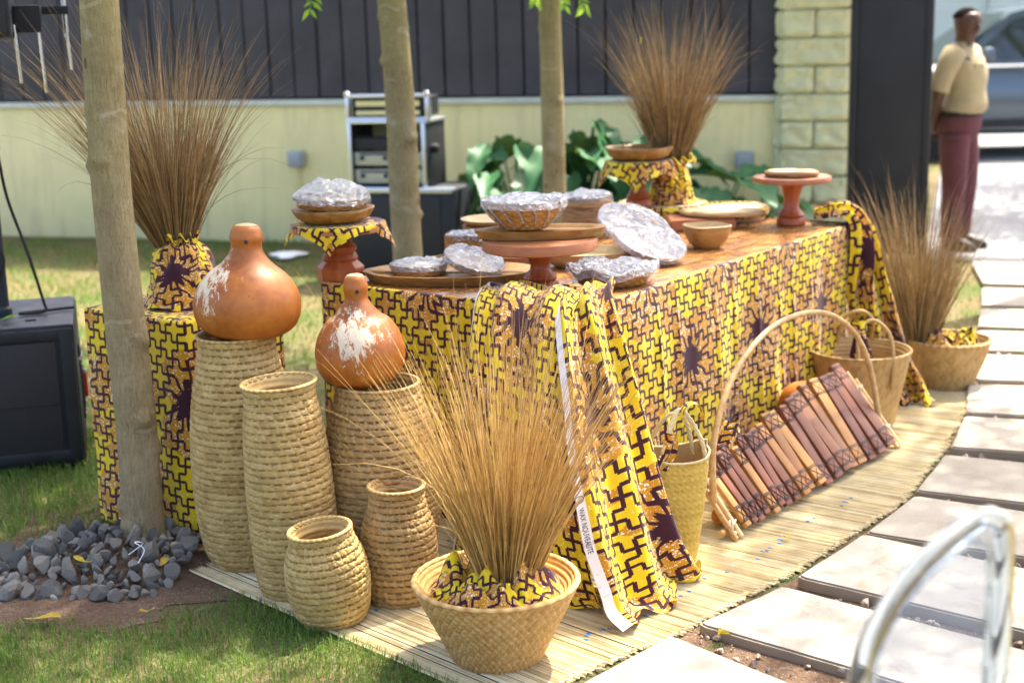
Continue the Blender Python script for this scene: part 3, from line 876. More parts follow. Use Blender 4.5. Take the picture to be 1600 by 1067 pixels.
def fall_mesh(surf, width, length, uoff, voff, strip, nu=90, nv=130, off=0.0):
    m = MB(); vs, uv, col, fs = [], [], [], []
    for j in range(nv):
        for i in range(nu):
            s = i / (nu - 1)
            q = strip / width
            if strip: s = (0, q * .5, q - .0004)[i] if i < 3 else q + .0004 + (i - 3) / (nu - 4) * (1 - q - .0004)
            t = j / (nv - 1); p = surf(s, t); vs.append(tuple(p)); uv.append((uoff + s * width, voff - t * length))
            col.append((.5, 1.0 if (strip and i < 3) else 0.0, 0, 1))
    for j in range(nv - 1):
        for i in range(nu - 1): fs.append((j * nu + i, j * nu + i + 1, (j + 1) * nu + i + 1, (j + 1) * nu + i))
    return m.add(vs, fs, uv, col)
drape = thing('draped_cloth', (.25, 4.0, 0), 0, 'gathered wax-print cloth with white printed selvedge falling from the near table corner', 'cloth')
L0 = [TB + E2 * .10 + E1 * .16 + Vector((0, 0, TZ + .035)), (.135, 4.235, TZ + .02), (.145, 4.022, .52), (.161, 3.769, .33), (.21, 3.651, .13), (.263, 3.561, .012)]
R0 = [TB + E1 * .36 + E2 * .08 + Vector((0, 0, TZ + .035)), (.318, 4.335, TZ + .01), (.365, 4.20, .55), (.415, 4.03, .3), (.470, 3.965, .12), (.545, 3.985, .012)]
surfR = make_fall(L0, R0, .46, 1.05, .6, 2.3, .030, .40, 1.9)
into(fall_mesh(surfR, .46, 1.05, .40, 1.9, .017).build('right_fall', 'wax', angle=None), drape)
L1 = [TB + E2 * .44 + E1 * .14 + Vector((0, 0, TZ + .03)), TB + E2 * .36 - E1 * .035 + Vector((0, 0, TZ + .012)), (-.145, 4.33, .55), (-.178, 4.22, .2), (-.20, 4.15, .012)]
R1 = [TB + E2 * .02 + E1 * .14 + Vector((0, 0, TZ + .05)), (.19, 4.215, TZ + .012), (.175, 4.08, .5), (.185, 3.86, .2), (.235, 3.70, .012)]
surfL = make_fall(L1, R1, .60, 1.0, 2.1, 2.4, .026, 1.3, 2.4)
into(fall_mesh(surfL, .60, 1.0, 1.3, 2.4, .016).build('left_fall', 'wax', angle=None), drape)
# printing on the selvedge
def selvedge_text(body, surf, width, length, t0, size, parent, s_mid, flip=1):
    cu = bpy.data.curves.new('lettering', 'FONT'); cu.body = body; cu.size = size; cu.align_y = 'CENTER'; cu.resolution_u = 2
    to = bpy.data.objects.new('lettering', cu); COL.objects.link(to)
    dg = bpy.context.evaluated_depsgraph_get(); me = to.evaluated_get(dg).to_mesh()
    vs = []
    for v in me.vertices:
        t = t0 + v.co.x / length; s = s_mid + flip * v.co.y / width
        p = surf(s, t); q = (surf(s + .01, t) - p).cross(surf(s, t + .01) - p).normalized()
        if q.y > 0: q = -q
        vs.append(tuple(p + q * .0016))
    fs = [tuple(p.vertices) for p in me.polygons]
    to.to_mesh_clear() if False else None
    bpy.data.objects.remove(to, do_unlink=True)
    o = MB().add(vs, fs).build('selvedge_lettering', 'ink', parent, smooth=False); o.location = -Vector(parent.location); return o
def ring_mark(surf, width, length, t0, parent, s_mid):
    m = MB()
    def P(a, r):
        s, t = s_mid + r * math.cos(a) / width, t0 + r * math.sin(a) / length
        p = surf(s, t); q = (surf(s + .01, t) - p).cross(surf(s, t + .01) - p).normalized()
        if q.y > 0: q = -q
        return tuple(p + q * .0016)
    n = 20
    m.add([P(6.2832 * i / n, .0085) for i in range(n)] + [P(6.2832 * i / n, .0068) for i in range(n)], [(i, (i + 1) % n, n + (i + 1) % n, n + i) for i in range(n)])
    o = m.build('selvedge_emblem', 'ink', parent, smooth=False); o.location = -Vector(parent.location)
    selvedge_text("W", surf, width, length, t0 - .0045, .0085, parent, s_mid)
selvedge_text("WAX NOUVEAUTE", surfR, .46, 1.05, .625, .0125, drape, .0085 / .46, flip=1)
ring_mark(surfR, .46, 1.05, .607, drape, .0085 / .46)
selvedge_text("WAX NOUVEAUTE", surfL, .60, 1.0, .60, .012, drape, .008 / .60, flip=1)

drape2 = thing('draped_cloth', (1.5, 6.0, 0), 0, 'gathered wax-print cloth falling from the far table corner behind the handled basket', 'cloth')
L2 = [TB + E1 * 2.02 + E2 * .12 + Vector((0, 0, TZ + .03)), TB + E1 * 2.06 - E2 * .02 + Vector((0, 0, TZ + .012)), (1.43, 5.93, .45), (1.49, 5.93, .2), (1.56, 5.86, .012)]
R2 = [TB + E1 * 2.20 + E2 * .20 + Vector((0, 0, TZ + .05)), TB + E1 * 2.24 + E2 * .03 + Vector((0, 0, TZ + .02)), (1.61, 5.96, .5), (1.70, 5.90, .2), (1.80, 5.80, .012)]
surfC = make_fall(L2, R2, .55, 1.0, 1.1, 2.3, .04, 2.2, 1.5)
into(fall_mesh(surfC, .55, 1.0, 2.2, 1.5, 0, 70, 90).build('fall', 'wax', angle=None), drape2)

# ------------------------------------------------------------------ reed mat
mat_o = thing('reed_mat', (0, 0, 0), 0, 'long pale split-reed mat stitched with blue thread under the baskets and table', 'mat')
edge_pts = [(.148, 3.33), (.476, 3.61), (.682, 3.842), (.83, 3.985), (1.109, 4.342), (1.308, 4.578), (1.656, 5.22), (1.899, 5.755), (2.08, 6.18), (2.2, 6.6)]
def edge_at(a):                                     # point of the bound edge at distance a along E1 from TB
    P = [Vector((x, y, 0)) for x, y in edge_pts]
    for i in range(len(P) - 1):
        a0, a1 = (P[i] - TB).dot(E1), (P[i + 1] - TB).dot(E1)
        if a <= a1 or i == len(P) - 2: return P[i].lerp(P[i + 1], (a - a0) / (a1 - a0))
rs = np.random.RandomState(4)
m = MB(); th = MB(); bd = MB()
a0 = (Vector((.148, 3.33, 0)) - TB).dot(E1) - .24; a = a0; a_end = 2.5; k = 0
prev = None
while a < a_end:
    w = rs.uniform(.004, .0085)
    e = edge_at(a + w / 2); ln = 1.62 + .03 * nz(a * 3, 1) if a < .8 else 1.15
    e = e + E2 * rs.uniform(-.012, .012)
    hz = .010 + rs.uniform(-.0015, .002)
    seg = []
    nS = 7
    dirv = (E2 + E1 * (.04 * nz(a * .9, 3.3) + .14 * max(0, min(1, (.4 - a) / 1.0)))).normalized()
    for i in range(nS):
        t = i / (nS - 1); p = e + dirv * ln * t
        lift = 0.02 * max(0, t - .86) / .14 if a < a0 + .35 else 0.0
        seg.append((p, hz + .0015 * nz(a * 40, t * 6) + lift))
    vs = []
    for p, z in seg: vs += [tuple(p - E1 * w * .48 + Vector((0, 0, z - .003))), tuple(p + Vector((0, 0, z))), tuple(p + E1 * w * .48 + Vector((0, 0, z - .003)))]
    fs = []
    for i in range(nS - 1):
        b = i * 3; fs += [(b, b + 1, b + 4, b + 3), (b + 1, b + 2, b + 5, b + 4)]
    c = rs.uniform(.05, .95)
    m.add(vs, fs, None, [(c, 0, 0, 1)] * len(vs))
    if k % 3 == 0:
        bd.box(e + Vector((0, 0, .009)) + E2 * .006, (.009, .015, .008), .003, rot=(0, .2, T_RZ + .6))
    for d in (.16, .42, .72, 1.0):
        if rs.rand() < .10 and a < .9: th.box(e + dirv * d + Vector((0, 0, hz + .001)), (.004, .012, .002), 0, rot=(0, 0, T_RZ))
    a += w; k += 1
tag(m.build('reeds', 'reed', mat_o, smooth=False), kind='stuff')
tag(bd.build('edge_binding', 'reed', mat_o), kind='stuff')
tag(th.build('stitching', 'blue_thread', mat_o), kind='stuff')
# ------------------------------------------------------------------ coiled baskets
def interp(prof, z):
    zs = [p[0] for p in prof]; rs_ = [p[1] for p in prof]
    return np.interp(z, zs, rs_)
def smooth_prof(prof, n=200):
    z = np.linspace(prof[0][0], prof[-1][0], n); P = catmull([(r, 0, zz) for zz, r in prof], n)
    return np.array([p.z for p in P]), np.array([p.x for p in P])

def coil_surface(prof, rowh, pitch, amp, kind='dash', per=8, sub=8, seed=0, inner=.010):
    Z, Rr = smooth_prof(prof); H = Z[-1]
    rows_n = int(round(H / rowh)); rowh = H / rows_n
    rm = float(Rr.max()); ns = int(2 * math.pi * rm / pitch)
    nu, nv = ns * per, rows_n * sub + 1
    v = np.arange(nv) / sub; u = np.arange(nu) / per
    if kind == 'dash':
        fr = np.interp(np.arange(sub) / sub, np.linspace(0, 1, 9), [0, .14, .34, .54, .68, .70, .77, .97, 1.0])
        v = np.concatenate([(np.arange(rows_n)[:, None] + fr[None, :]).ravel(), [rows_n]])
    UU, VV = np.meshgrid(u, v)
    row = np.floor(VV + 1e-6); fv = VV - row
    row = np.minimum(row, rows_n - 1); fv = np.where(VV >= rows_n, 1.0, fv)
    rs = np.random.RandomState(seed)
    jit = rs.uniform(-.5, .5, rows_n + 1)[row.astype(int)] * .5
    z = VV * rowh
    base = np.interp(z, Z, Rr)
    if kind == 'dash':
        uu = UU + .40 * (fv - .5) + jit + row * .37
        fu = uu - np.floor(uu)
        bump = 1 - np.abs(2 * fv - 1) ** 3
        st = 1 - np.abs(2 * fu - 1) ** 5
        d = amp * (.20 * bump + .40 * st + .35 * (fu - .5))
        wob = .06 * np.sin(uu * 1.7 + row * 2.1)
        gap = (fv > .72 + wob) * (fv < .99) * (fu > .26) * (fu < .88)
        d = d - amp * 2.4 * gap
        cell = np.floor(uu).astype(int)
    else:                                            # overlapping leaf points
        a_, b_ = UU + VV / 2, UU - VV / 2
        fa, fb = a_ - np.floor(a_), b_ - np.floor(b_)
        prof_ = (1 - np.abs(2 * fa - 1) ** 4) * (1 - np.abs(2 * fb - 1) ** 4)
        par = np.where((np.floor(a_) + np.floor(b_)) % 2 == 0, fa, 1 - fb)
        d = amp * (prof_ * (.45 + .75 * par))
        cell = (np.floor(a_) * 131 + np.floor(b_) * 17).astype(int); row = row * 0
    hsh = ((cell * 73856093) ^ (row.astype(int) * 19349663) ^ seed) % 1000 / 1000.0
    th = 2 * math.pi * UU / ns
    d = d + rm * .012 * np.sin(th * 2 + z * 6 + seed) + .0012 * rs.normal(size=d.shape) * .5
    r = base + d - amp * .6
    X, Y = r * np.cos(th), r * np.sin(th)
    V = np.stack([X, Y, z], -1).reshape(-1, 3)
    F = []
    idx = np.arange(nu * nv).reshape(nv, nu)
    A = idx[:-1]; Bq = np.roll(idx, -1, 1)[:-1]; Cq = np.roll(idx, -1, 1)[1:]; Dq = idx[1:]
    F = np.stack([A, Bq, Cq, Dq], -1).reshape(-1, 4).tolist()
    col = np.zeros((nu * nv, 4)); col[:, 3] = 1; col[:, 0] = (.25 + .5 * hsh).reshape(-1)
    return V, F, col, (Z, Rr, rowh, rows_n)

def coil_basket(name, loc, prof, label, mat='straw', rowh=.0205, pitch=.031, amp=.0056, kind='dash', seed=0, tilt=(0, 0), group='coiled palm baskets', rim=.0062, per=8, sub=8):
    t = thing(name, loc, 0, label, 'basket', group, rot=(tilt[0], tilt[1], 0))
    V, F, col, (Z, Rr, rh, rn) = coil_surface(prof, rowh, pitch, amp, kind, per, sub, seed)
    MB().add(V, F, None, col).build('body', mat, t, angle=None)
    # inside: coils seen over the rim
    ins = []
    H = Z[-1]
    for i in range(rn * 4 + 1):
        z = H - i / 4 * rh
        if z < .012: break
        ins.append((max(.02, np.interp(z, Z, Rr) - .007 - .013 * min(1, (H - z) / .03) - .0045 * abs(math.sin(math.pi * i / 4))), z))
    ins.append((.005, .012))
    MB().lathe(ins, 64, cap=False).build('lining', mat, t, angle=None)
    r = float(Rr[-1]); n = 96; vs = []
    def fn(u, v):
        a, b = u * 6.2832, v * 6.2832
        q = rim * (1 + .05 * math.sin(a * 34 + b))
        return ((r - .004 + q * math.cos(b)) * math.cos(a), (r - .004 + q * math.cos(b)) * math.sin(a), H + q * .8 * math.sin(b)), (u, v)
    mm = MB().grid(fn, n * 3, 11, True)
    mm.col[-1][:, 0] = [.5 + .35 * math.sin((i % (n * 3)) / (n * 3) * 6.2832 * 34) for i in range(n * 3 * 11)]
    mm.build('rim', mat, t, angle=None)
    MB().lathe([(.001, .002), (float(Rr[0]) - .006, .002), (float(Rr[0]) - .006, .016), (.001, .018)], 40).build('base', mat, t)
    return t

coil_basket('coiled_basket', (-.835, 4.215, .008), [(0, .118), (.06, .140), (.18, .158), (.36, .163), (.50, .153), (.62, .132), (.69, .118), (.722, .122)],
            'tallest coiled basket, at the far left with the streaked gourd resting on its rim', seed=1)
coil_basket('coiled_basket', (-.645, 3.965, .008), [(0, .112), (.06, .125), (.2, .130), (.36, .128), (.50, .118), (.59, .105), (.632, .110)],
            'tall slim open coiled basket standing in front of the two gourds', seed=2, tilt=(0, -.045))
coil_basket('coiled_basket', (-.405, 4.115, .008), [(0, .125), (.08, .158), (.2, .180), (.34, .178), (.46, .158), (.55, .130), (.585, .127)],
            'wide coiled basket at the back carrying the gourd with the large pale patch', mat='straw_tan', seed=3)
coil_basket('coiled_basket', (-.52, 3.745, .008), [(0, .092), (.04, .110), (.11, .120), (.18, .114), (.235, .094), (.268, .090)],
            'smallest coiled basket, leaning at the front edge of the lawn', seed=4, rowh=.0185, pitch=.023, tilt=(.03, -.10))
coil_basket('coiled_basket', (-.342, 3.885, .008), [(0, .098), (.04, .108), (.12, .113), (.21, .107), (.27, .088), (.31, .080), (.338, .083)],
            'short tan coiled basket with a narrow neck beside the flared basket', mat='straw_tan', seed=5, rowh=.0185, pitch=.024)
coil_basket('flared_basket', (-.058, 3.475, .008), [(0, .118), (.03, .132), (.08, .155), (.15, .188), (.213, .216)],
            'wide flared basket in front holding cloth and the golden grass bundle', mat='straw_gold', kind='leaf', seed=6, rowh=.0125, pitch=.0255, amp=.0075, per=9, sub=5, group='flared baskets', rim=.008)
coil_basket('flared_basket', (1.925, 6.12, .008), [(0, .108), (.05, .125), (.12, .152), (.215, .182)],
            'flared basket by the path at the far end holding the brown grass bundle', mat='straw_tan', kind='leaf', seed=7, rowh=.022, pitch=.036, amp=.005, per=5, sub=4, group='flared baskets', rim=.010)
coil_basket('handled_basket', (1.415, 5.64, .008), [(0, .145), (.08, .160), (.2, .185), (.292, .205)],
            'plain tall-sided tan basket with cord handles behind the xylophone', mat='straw_tan', kind='leaf', seed=8, rowh=.016, pitch=.02, amp=.002, per=4, sub=3, group='flared baskets', rim=.007)
hb = [o for o in bpy.data.objects if o.name.startswith('handled_basket')][0]
for yy, sg in ((-.17, 1), (.17, -1)):
    pts = catmull([(-.05, yy, .16), (-.05, yy * 1.05, .29), (-.035, yy * .7, .40), (.03, yy * .55, .43), (.085, yy * .75, .38), (.09, yy * 1.05, .29), (.09, yy, .16)], 30)
    MB().tube(pts, .0075, 8).build('handle', 'straw_tan', hb)

# ------------------------------------------------------------------ gourds
def make_gourd(loc, R0, h, neck, mat, label, rz, tilt):
    t = thing('bottle_gourd', loc, 0, label, 'gourd', 'dried bottle gourds on baskets', rot=(tilt[0], tilt[1], rz))
    pr = [(0.02, -.02), (R0 * .6, 0), (R0 * .87, .026), (R0 * .98, .06), (R0, .095), (R0 * .96, .128), (R0 * .86, .160), (R0 * .70, .190), (R0 * .53, .215), (R0 * .39, .238), (neck * 1.04, .262), (neck * .98, .280),
          (neck * 1.06, .300), (neck * 1.0, .316)]
    top = [(neck * .86, h - .008), (neck * .55, h), (.002, h - .004)] if neck > .03 else [(neck * .9, h - .004), (neck * .8, h), (.002, h - .003)]
    pr = [(r, z * (h - .02) / .32 if z > .2 else z) for r, z in pr] + top
    P = catmull([(r, 0, z) for r, z in pr], 70)
    MB().lathe([(max(.001, p.x), p.z) for p in P], 56, mod=lambda a, v: 1 + .02 * math.sin(a * 2 + 1) + .012 * math.sin(a * 3)).build('shell', mat, t, angle=None)
    MB().lathe([(neck * .62, h - .006), (neck * .7, h - .001), (neck * .5, h + .002), (.001, h + .001)], 24).build('stem_scar', 'pale_wood', t)
    MB().lathe([(.006, 0), (.006, .003), (.002, .004)], 12).build('drill_hole', 'cord', t, loc=(.008, -neck * 1.03, h - .045), rot=(R(90), 0, 0))
    return t
make_gourd((-.800, 4.215, .728), .158, .335, .046, 'gourd_a', 'larger orange gourd with a pale streak, on the tallest basket', 0, (0, .05))
make_gourd((-.450, 4.115, .595), .131, .325, .034, 'gourd_b', 'smaller orange gourd with a large flaking pale patch, on the wide basket', 0, (0, -.02))

# ------------------------------------------------------------------ grass bundles
def bristles(n, rb, z0, L, fan, seed, rad=.0016, lean=(0, 0), waist=.0, curl=.10, wild=.14, power=.75, aniso=1.0, m=10):
    rs = np.random.RandomState(seed)
    a = rs.uniform(0, 2 * math.pi, n); q = rs.uniform(0, 1, n) ** .5
    bx, by = rb * q * np.cos(a), rb * q * np.sin(a)
    th = fan * q ** power + rs.normal(scale=.05, size=n)
    a2 = a + rs.normal(scale=.18, size=n)
    d0 = np.stack([np.sin(th * .72) * np.cos(a2) + lean[0], (np.sin(th * .72) * np.sin(a2)) * aniso + lean[1], np.cos(th * .72)], 1)
    d1 = np.stack([np.sin(th * 1.12) * np.cos(a2) + lean[0], (np.sin(th * 1.12) * np.sin(a2)) * aniso + lean[1], np.cos(th * 1.12)], 1)
    ln = L * (1 - rs.beta(1.6, 2.0, n) * .62) * (1 - .10 * q)
    cu = rs.normal(size=(n, 3)) * curl * rs.rand(n, 1) ** 2; wd = rs.rand(n) < wild; cu[wd] *= 3.0
    cu[:, 2] -= .04 + .06 * q
    t = np.linspace(0, 1, m)[None, :, None]
    P = np.stack([bx, by, np.full(n, z0)], 1)[:, None, :] + ln[:, None, None] * (d0[:, None, :] * t + (d1 - d0)[:, None, :] * t ** 2 * .6 + cu[:, None, :] * t ** 3)
    wob = rs.normal(scale=.0016, size=(n, m, 3)) * t; P = P + wob
    rr = rad * rs.uniform(.7, 1.35, n)
    T = np.gradient(P, axis=1); T /= np.linalg.norm(T, axis=2, keepdims=True) + 1e-9
    ref = rs.normal(size=(n, 1, 3)); N = np.cross(T, ref); N /= np.linalg.norm(N, axis=2, keepdims=True) + 1e-9; Bn = np.cross(T, N)
    taper = (1.0 - .90 * t ** 1.3)[..., 0]
    rings = []
    for k in range(3):
        c, s = math.cos(k * 2.0944), math.sin(k * 2.0944)
        rings.append(P + (N * c + Bn * s) * (rr[:, None] * taper)[..., None])
    V = np.stack(rings, 2).reshape(-1, 3)
    base = (np.arange(n) * m * 3)[:, None, None] + (np.arange(m - 1) * 3)[None, :, None] + np.arange(3)[None, None, :]
    nxt = (np.arange(n) * m * 3)[:, None, None] + (np.arange(m - 1) * 3)[None, :, None] + ((np.arange(3) + 1) % 3)[None, None, :]
    F = np.stack([base, nxt, nxt + 3, base + 3], -1).reshape(-1, 4).tolist()
    c = np.zeros((n, m, 3, 4)); c[..., 3] = 1; c[..., 0] = rs.uniform(.0, 1.0, n)[:, None, None]
    return V, F, c.reshape(-1, 4)

def cloth_wad(R0, h, seed, uoff, rbmp=.16, n=90, nv=44, top=.0):
    """crumpled cloth bulging around a bundle"""
    def fn(u, v):
        a = u * 6.2832; q = v
        r = R0 * (.34 + .70 * (1 - q) ** .75) * min(1, (q / .12 + .55) ** .6 if q < .12 else 1.0)
        z = h * (1 - math.cos(math.pi * q)) / 2
        f = nz(math.cos(a) * 2.3 + seed, math.sin(a) * 2.3, z * 9) * rbmp + .07 * nz(math.cos(a) * 6, math.sin(a) * 6 + seed, z * 22) + .16 * (abs(math.sin(a * 5.0 + seed + 2 * q)) - .5) * q
        r *= 1 + f
        return (r * math.cos(a), r * math.sin(a), z + .012 * nz(a * 2, q * 5, seed)), (uoff + u * R0 * 5.5, z * 1.5 + .3 + .03 * nz(a * 2, q * 3))
    return MB().grid(fn, n, nv, True)

def wad_flat(R0, seed, uoff, z0, lift=.05, hole=.03):
    """crumpled cloth filling a basket mouth"""
    def fn(u, v):
        a = u * 6.2832; r = hole + (R0 - hole) * v
        x, y = r * math.cos(a), r * math.sin(a)
        f = abs(nz(x * 11 + seed, y * 11)) * 1.2 + .6 * abs(nz(x * 24, y * 24 + seed))
        z = z0 + lift * (.25 + f) * math.sin(math.pi * min(1, .12 + v * .86)) + .02 * (1 - v)
        return (x, y, z), (uoff + x * 1.5 + .05 * nz(x * 9, y * 9), y * 1.5 + .4 + z * .8)
    return MB().grid(fn, 110, 36, True)

def bundle(loc, label, mat, V, extra=None):
    t = thing('grass_bundle', loc, 0, label, 'grass bundle', 'dry grass bundles')
    tag(MB().add(V[0], V[1], None, V[2]).build('stalks', mat, t, angle=None), kind='stuff')
    return t
b1 = bundle((-.035, 3.475, .10), 'golden dry grass bundle fanning out of the front flared basket', 'bristle',
            bristles(950, .034, 0, 1.02, .44, 1, .0018, lean=(.03, .0), curl=.09, power=.9))
MB().tube([(.046 * math.cos(a), .046 * math.sin(a), .05) for a in np.linspace(0, 6.3, 25)], .005, 6).build('tie', 'cord_pale', b1)
b2 = bundle((-1.108, 4.70, .86), 'tall brown grass bundle standing on the cloth-covered box behind the tree', 'bristle_brown',
            bristles(1050, .030, 0, 1.04, .54, 2, .0016, lean=(-.08, 0), curl=.10))
b3 = bundle((.745, 6.50, .93), 'brown grass bundle standing at the back of the table', 'bristle_brown',
            bristles(850, .045, 0, .96, .46, 3, .0018, lean=(.02, 0), curl=.10))
b4 = bundle((1.80, 6.16, .12), 'brown grass bundle in the far flared basket by the path', 'bristle_brown',
            bristles(900, .055, 0, .98, .42, 4, .0019, lean=(-.06, 0), curl=.10))
for b, hh in ((b2, .10), (b3, .09), (b4, .12)):
    MB().tube([(.066 * math.cos(a), .066 * math.sin(a), hh) for a in np.linspace(0, 6.3, 25)], .005, 6).build('tie', 'cord', b)

def wad_thing(name, loc, label, m):
    t = thing(name, loc, 0, label, 'cloth', 'cloth around the grass bundles'); m.build('folds', 'wax', t, angle=None); return t
wad_thing('crumpled_cloth', (-.058, 3.475, .12), 'crumpled wax-print cloth stuffed around the golden grass in the front basket', wad_flat(.182, 1.7, .1, .05, .11, .045))
wad_thing('crumpled_cloth', (1.925, 6.12, .12), 'crumpled wax-print cloth stuffed in the far flared basket', wad_flat(.155, 4.2, .9, .05, .08, .05))
p2 = wad_thing('cloth_wrapped_pot', (-1.085, 4.66, BH + .006), 'pot bundled in wax-print cloth on the covered box, holding tall brown grass', cloth_wad(.138, .20, 2.2, .25))
def ruff(R0, z, seed, uoff, lean=0):
    def fn(u, v):
        a = u * 6.2832; r = R0 * (.85 + .55 * v) * (1 + .22 * math.sin(a * 6 + seed) * v + .2 * nz(math.cos(a) * 2 + seed, math.sin(a) * 2))
        return (r * math.cos(a), r * math.sin(a), z + .055 * math.sin(v * 2.2) + .018 * math.sin(a * 9 + seed) * v), (uoff + u * .5, v * .12)
    return MB().grid(fn, 90, 10, True)
ruff(.040, .172, 1.0, .4).build('ruff', 'wax', p2, angle=None)
p3 = wad_thing('cloth_wrapped_pot', (.745, 6.48, TZ + .055), 'pot bundled in wax-print cloth at the back of the table under the grass', cloth_wad(.118, .17, 5.2, 1.1))
ruff(.07, .15, 4.0, .9).build('ruff', 'wax', p3, angle=None)
# ------------------------------------------------------------------ things on the table
def T(x, y, z=0.0): return Vector((x, y, TZ + .002 + z))

def cake_stand(loc, label, h, rp, base='round', mat='red_wood', tp=.024, rz=0):
    t = thing('cake_stand', loc, rz, label, 'cake stand', 'wooden pedestal stands')
    MB().lathe([(rp * .97, h - tp), (rp, h - tp + .004), (rp, h - .004), (rp * .985, h), (.001, h)], 56).build('plate', mat if mat != 'red_wood' else 'pink_wood', t)
    s = h - tp
    if base == 'octagon':
        m = MB().lathe([(.082, 0), (.084, .004), (.084, .045), (.06, .068)], 8); m.build('foot', mat, t, angle=20)
        MB().lathe([(.058, .066), (.064, .078), (.058, .09), (.052, .095), (.060, .105), (.060, .118), (.048, .126), (.040, .15), (.055, s)], 32, cap=False).build('stem', mat, t)
    else:
        MB().lathe([(.058, 0), (.062, .006), (.060, .022), (.05, .032)], 32).build('foot', mat, t)
        MB().lathe([(.05, .031), (.056, .042), (.048, .052), (.034, .07), (.032, s * .62), (.046, s * .86), (.062, s)], 32, cap=False).build('stem', mat, t)
    return t

def napkin(loc, rp, half, rz, label, seed):
    t = thing('print_napkin', loc, rz, label, 'napkin', 'wax-print napkins on the stands')
    def fn(u, v):
        x, y = (u - .5) * 2 * half, (v - .5) * 2 * half
        r = math.hypot(x, y); z = .004
        if r > rp:
            e = r - rp; k = rp + e * .28 - min(.03, e * .1)
            z = .004 - e * .93 + .012 * math.exp(-e / .02) - .012
            f = k / r; a = math.atan2(y, x)
            f *= 1 + .10 * math.sin(a * 6 + seed) * min(1, e / .05)
            x, y = x * f, y * f
        return (x, y, z + .002 * nz(x * 20, y * 20, seed)), (u * half * 2 + seed, v * half * 2)
    MB().grid(fn, 44, 44).build('fabric', 'wax', t, angle=None); return t

def lobed_tray(loc, r, h, label, lobes=5, mat='olive_wood', rz=0):
    t = thing('lobed_tray', loc, rz, label, 'tray', 'carved wooden trays')
    mod = lambda a, v: .90 + .10 * abs(math.cos(a * lobes / 2)) ** .6
    MB().lathe([(.001, 0), (r * .72, 0), (r * .88, h * .3), (r * .98, h * .8), (r, h), (r * .965, h * 1.02), (r * .9, h * .75), (r * .78, h * .4), (.001, h * .35)], 80, mod=mod, cap=False).build('bowl', mat, t, angle=None)
    for k in range(lobes):
        a = (k + .5) * 2 * math.pi / lobes
        MB().tube([(r * .12 * math.cos(a), r * .12 * math.sin(a), h * .5), (r * .8 * math.cos(a), r * .8 * math.sin(a), h * .62)], .004, 6).build('divider', mat, t)
    return t

def woven_wall(m, r0, r1, h, wav=0, seed=0, rows=9, per=44, scal=0.0, lobes=0, c=(0, 0, 0)):
    """basket wall woven over and under upright stakes"""
    nu, nv = per * 4, rows * 4 + 1
    vs, fs, col = [], [], []
    for j in range(nv):
        v = j / (nv - 1); rw = int(j / 4)
        for i in range(nu):
            a = 2 * math.pi * i / nu; q = i / 4
            r = r0 + (r1 - r0) * v ** .8
            if lobes: r *= 1 + scal * math.cos(a * lobes) * v
            r += .0028 * math.sin(math.pi * q + rw * math.pi) * abs(math.sin(math.pi * (j / 4))) + .0015 * abs(math.sin(math.pi * (j / 4)))
            z = h * v + (wav * math.cos(a * (lobes or 8)) * v)
            vs.append((c[0] + r * math.cos(a), c[1] + r * math.sin(a), c[2] + z)); col.append((.25 + .6 * ((rw * 7 + int(q) * 3) % 5) / 5, 0, 0, 1))
    for j in range(nv - 1):
        for i in range(nu):
            k = (i + 1) % nu; fs.append((j * nu + i, j * nu + k, (j + 1) * nu + k, (j + 1) * nu + i))
    m.add(vs, fs, None, col)
    nn = 48; m.add([(c[0] + r0 * math.cos(6.2832 * i / nn), c[1] + r0 * math.sin(6.2832 * i / nn), c[2] + .003) for i in range(nn)], [tuple(range(nn))])
    return m

def film_dome(rx, ry, z0, h, seed, skirt=.02, crump=.008, wav=0, lobes=0, square=0.0, scal=0.0):
    def fn(u, v):
        a = u * 6.2832; q = 1 - v
        c, s = math.cos(a), math.sin(a)
        if square: k = (abs(c) ** 6 + abs(s) ** 6) ** (-1 / 6); f = 1 + (k - 1) * square
        else: f = 1
        if lobes: f *= 1 + scal * math.cos(a * lobes)
        if v < .14:
            w = v / .14; r = 1.02; z = z0 - skirt * (1 - w)
        else:
            w = (v - .14) / .86; r = 1.02 * (1 - w); z = z0 + h * math.sin(min(1, w * 1.4) * math.pi / 2)
        x, y = rx * f * r * c, ry * f * r * s
        cr = crump * (nz(x * 22 + seed, y * 22, z * 10) * 1.1 + .7 * abs(nz(x * 48, y * 48 + seed, 2)) + .5 * nz(x * 95, y * 95, seed))
        z += cr * (1 if v >= .14 else .3) + wav * math.cos(a * (lobes or 8)) * min(1, r)
        if v < .16: x *= 1 + .02 * nz(a * 9, seed); y *= 1 + .02 * nz(seed, a * 9)
        return (x, y, z), (u, v)
    return MB().grid(fn, 84, 34, True)

def wrapped_round(loc, r, h, label, film_h=.012, seed=0, tilt=(0, 0, 0), mat='wicker', filmmat='film', fill=None, crump=.008, r0=.86):
    t = thing('wrapped_basket_tray', loc, 0, label, 'basket tray', 'woven trays wrapped in cling film', rot=tilt)
    woven_wall(MB(), r * r0, r, h, rows=6).build('basket', mat, t, angle=None)
    if fill:
        MB().lathe([(r * .93, h * .5), (r * .8, h * .72), (.001, h * .8)], 40, cap=False).build('contents', fill, t)
    film_dome(r * 1.01, r * 1.01, h, film_h, seed, .018, crump).build('film', filmmat, t, angle=None)
    return t

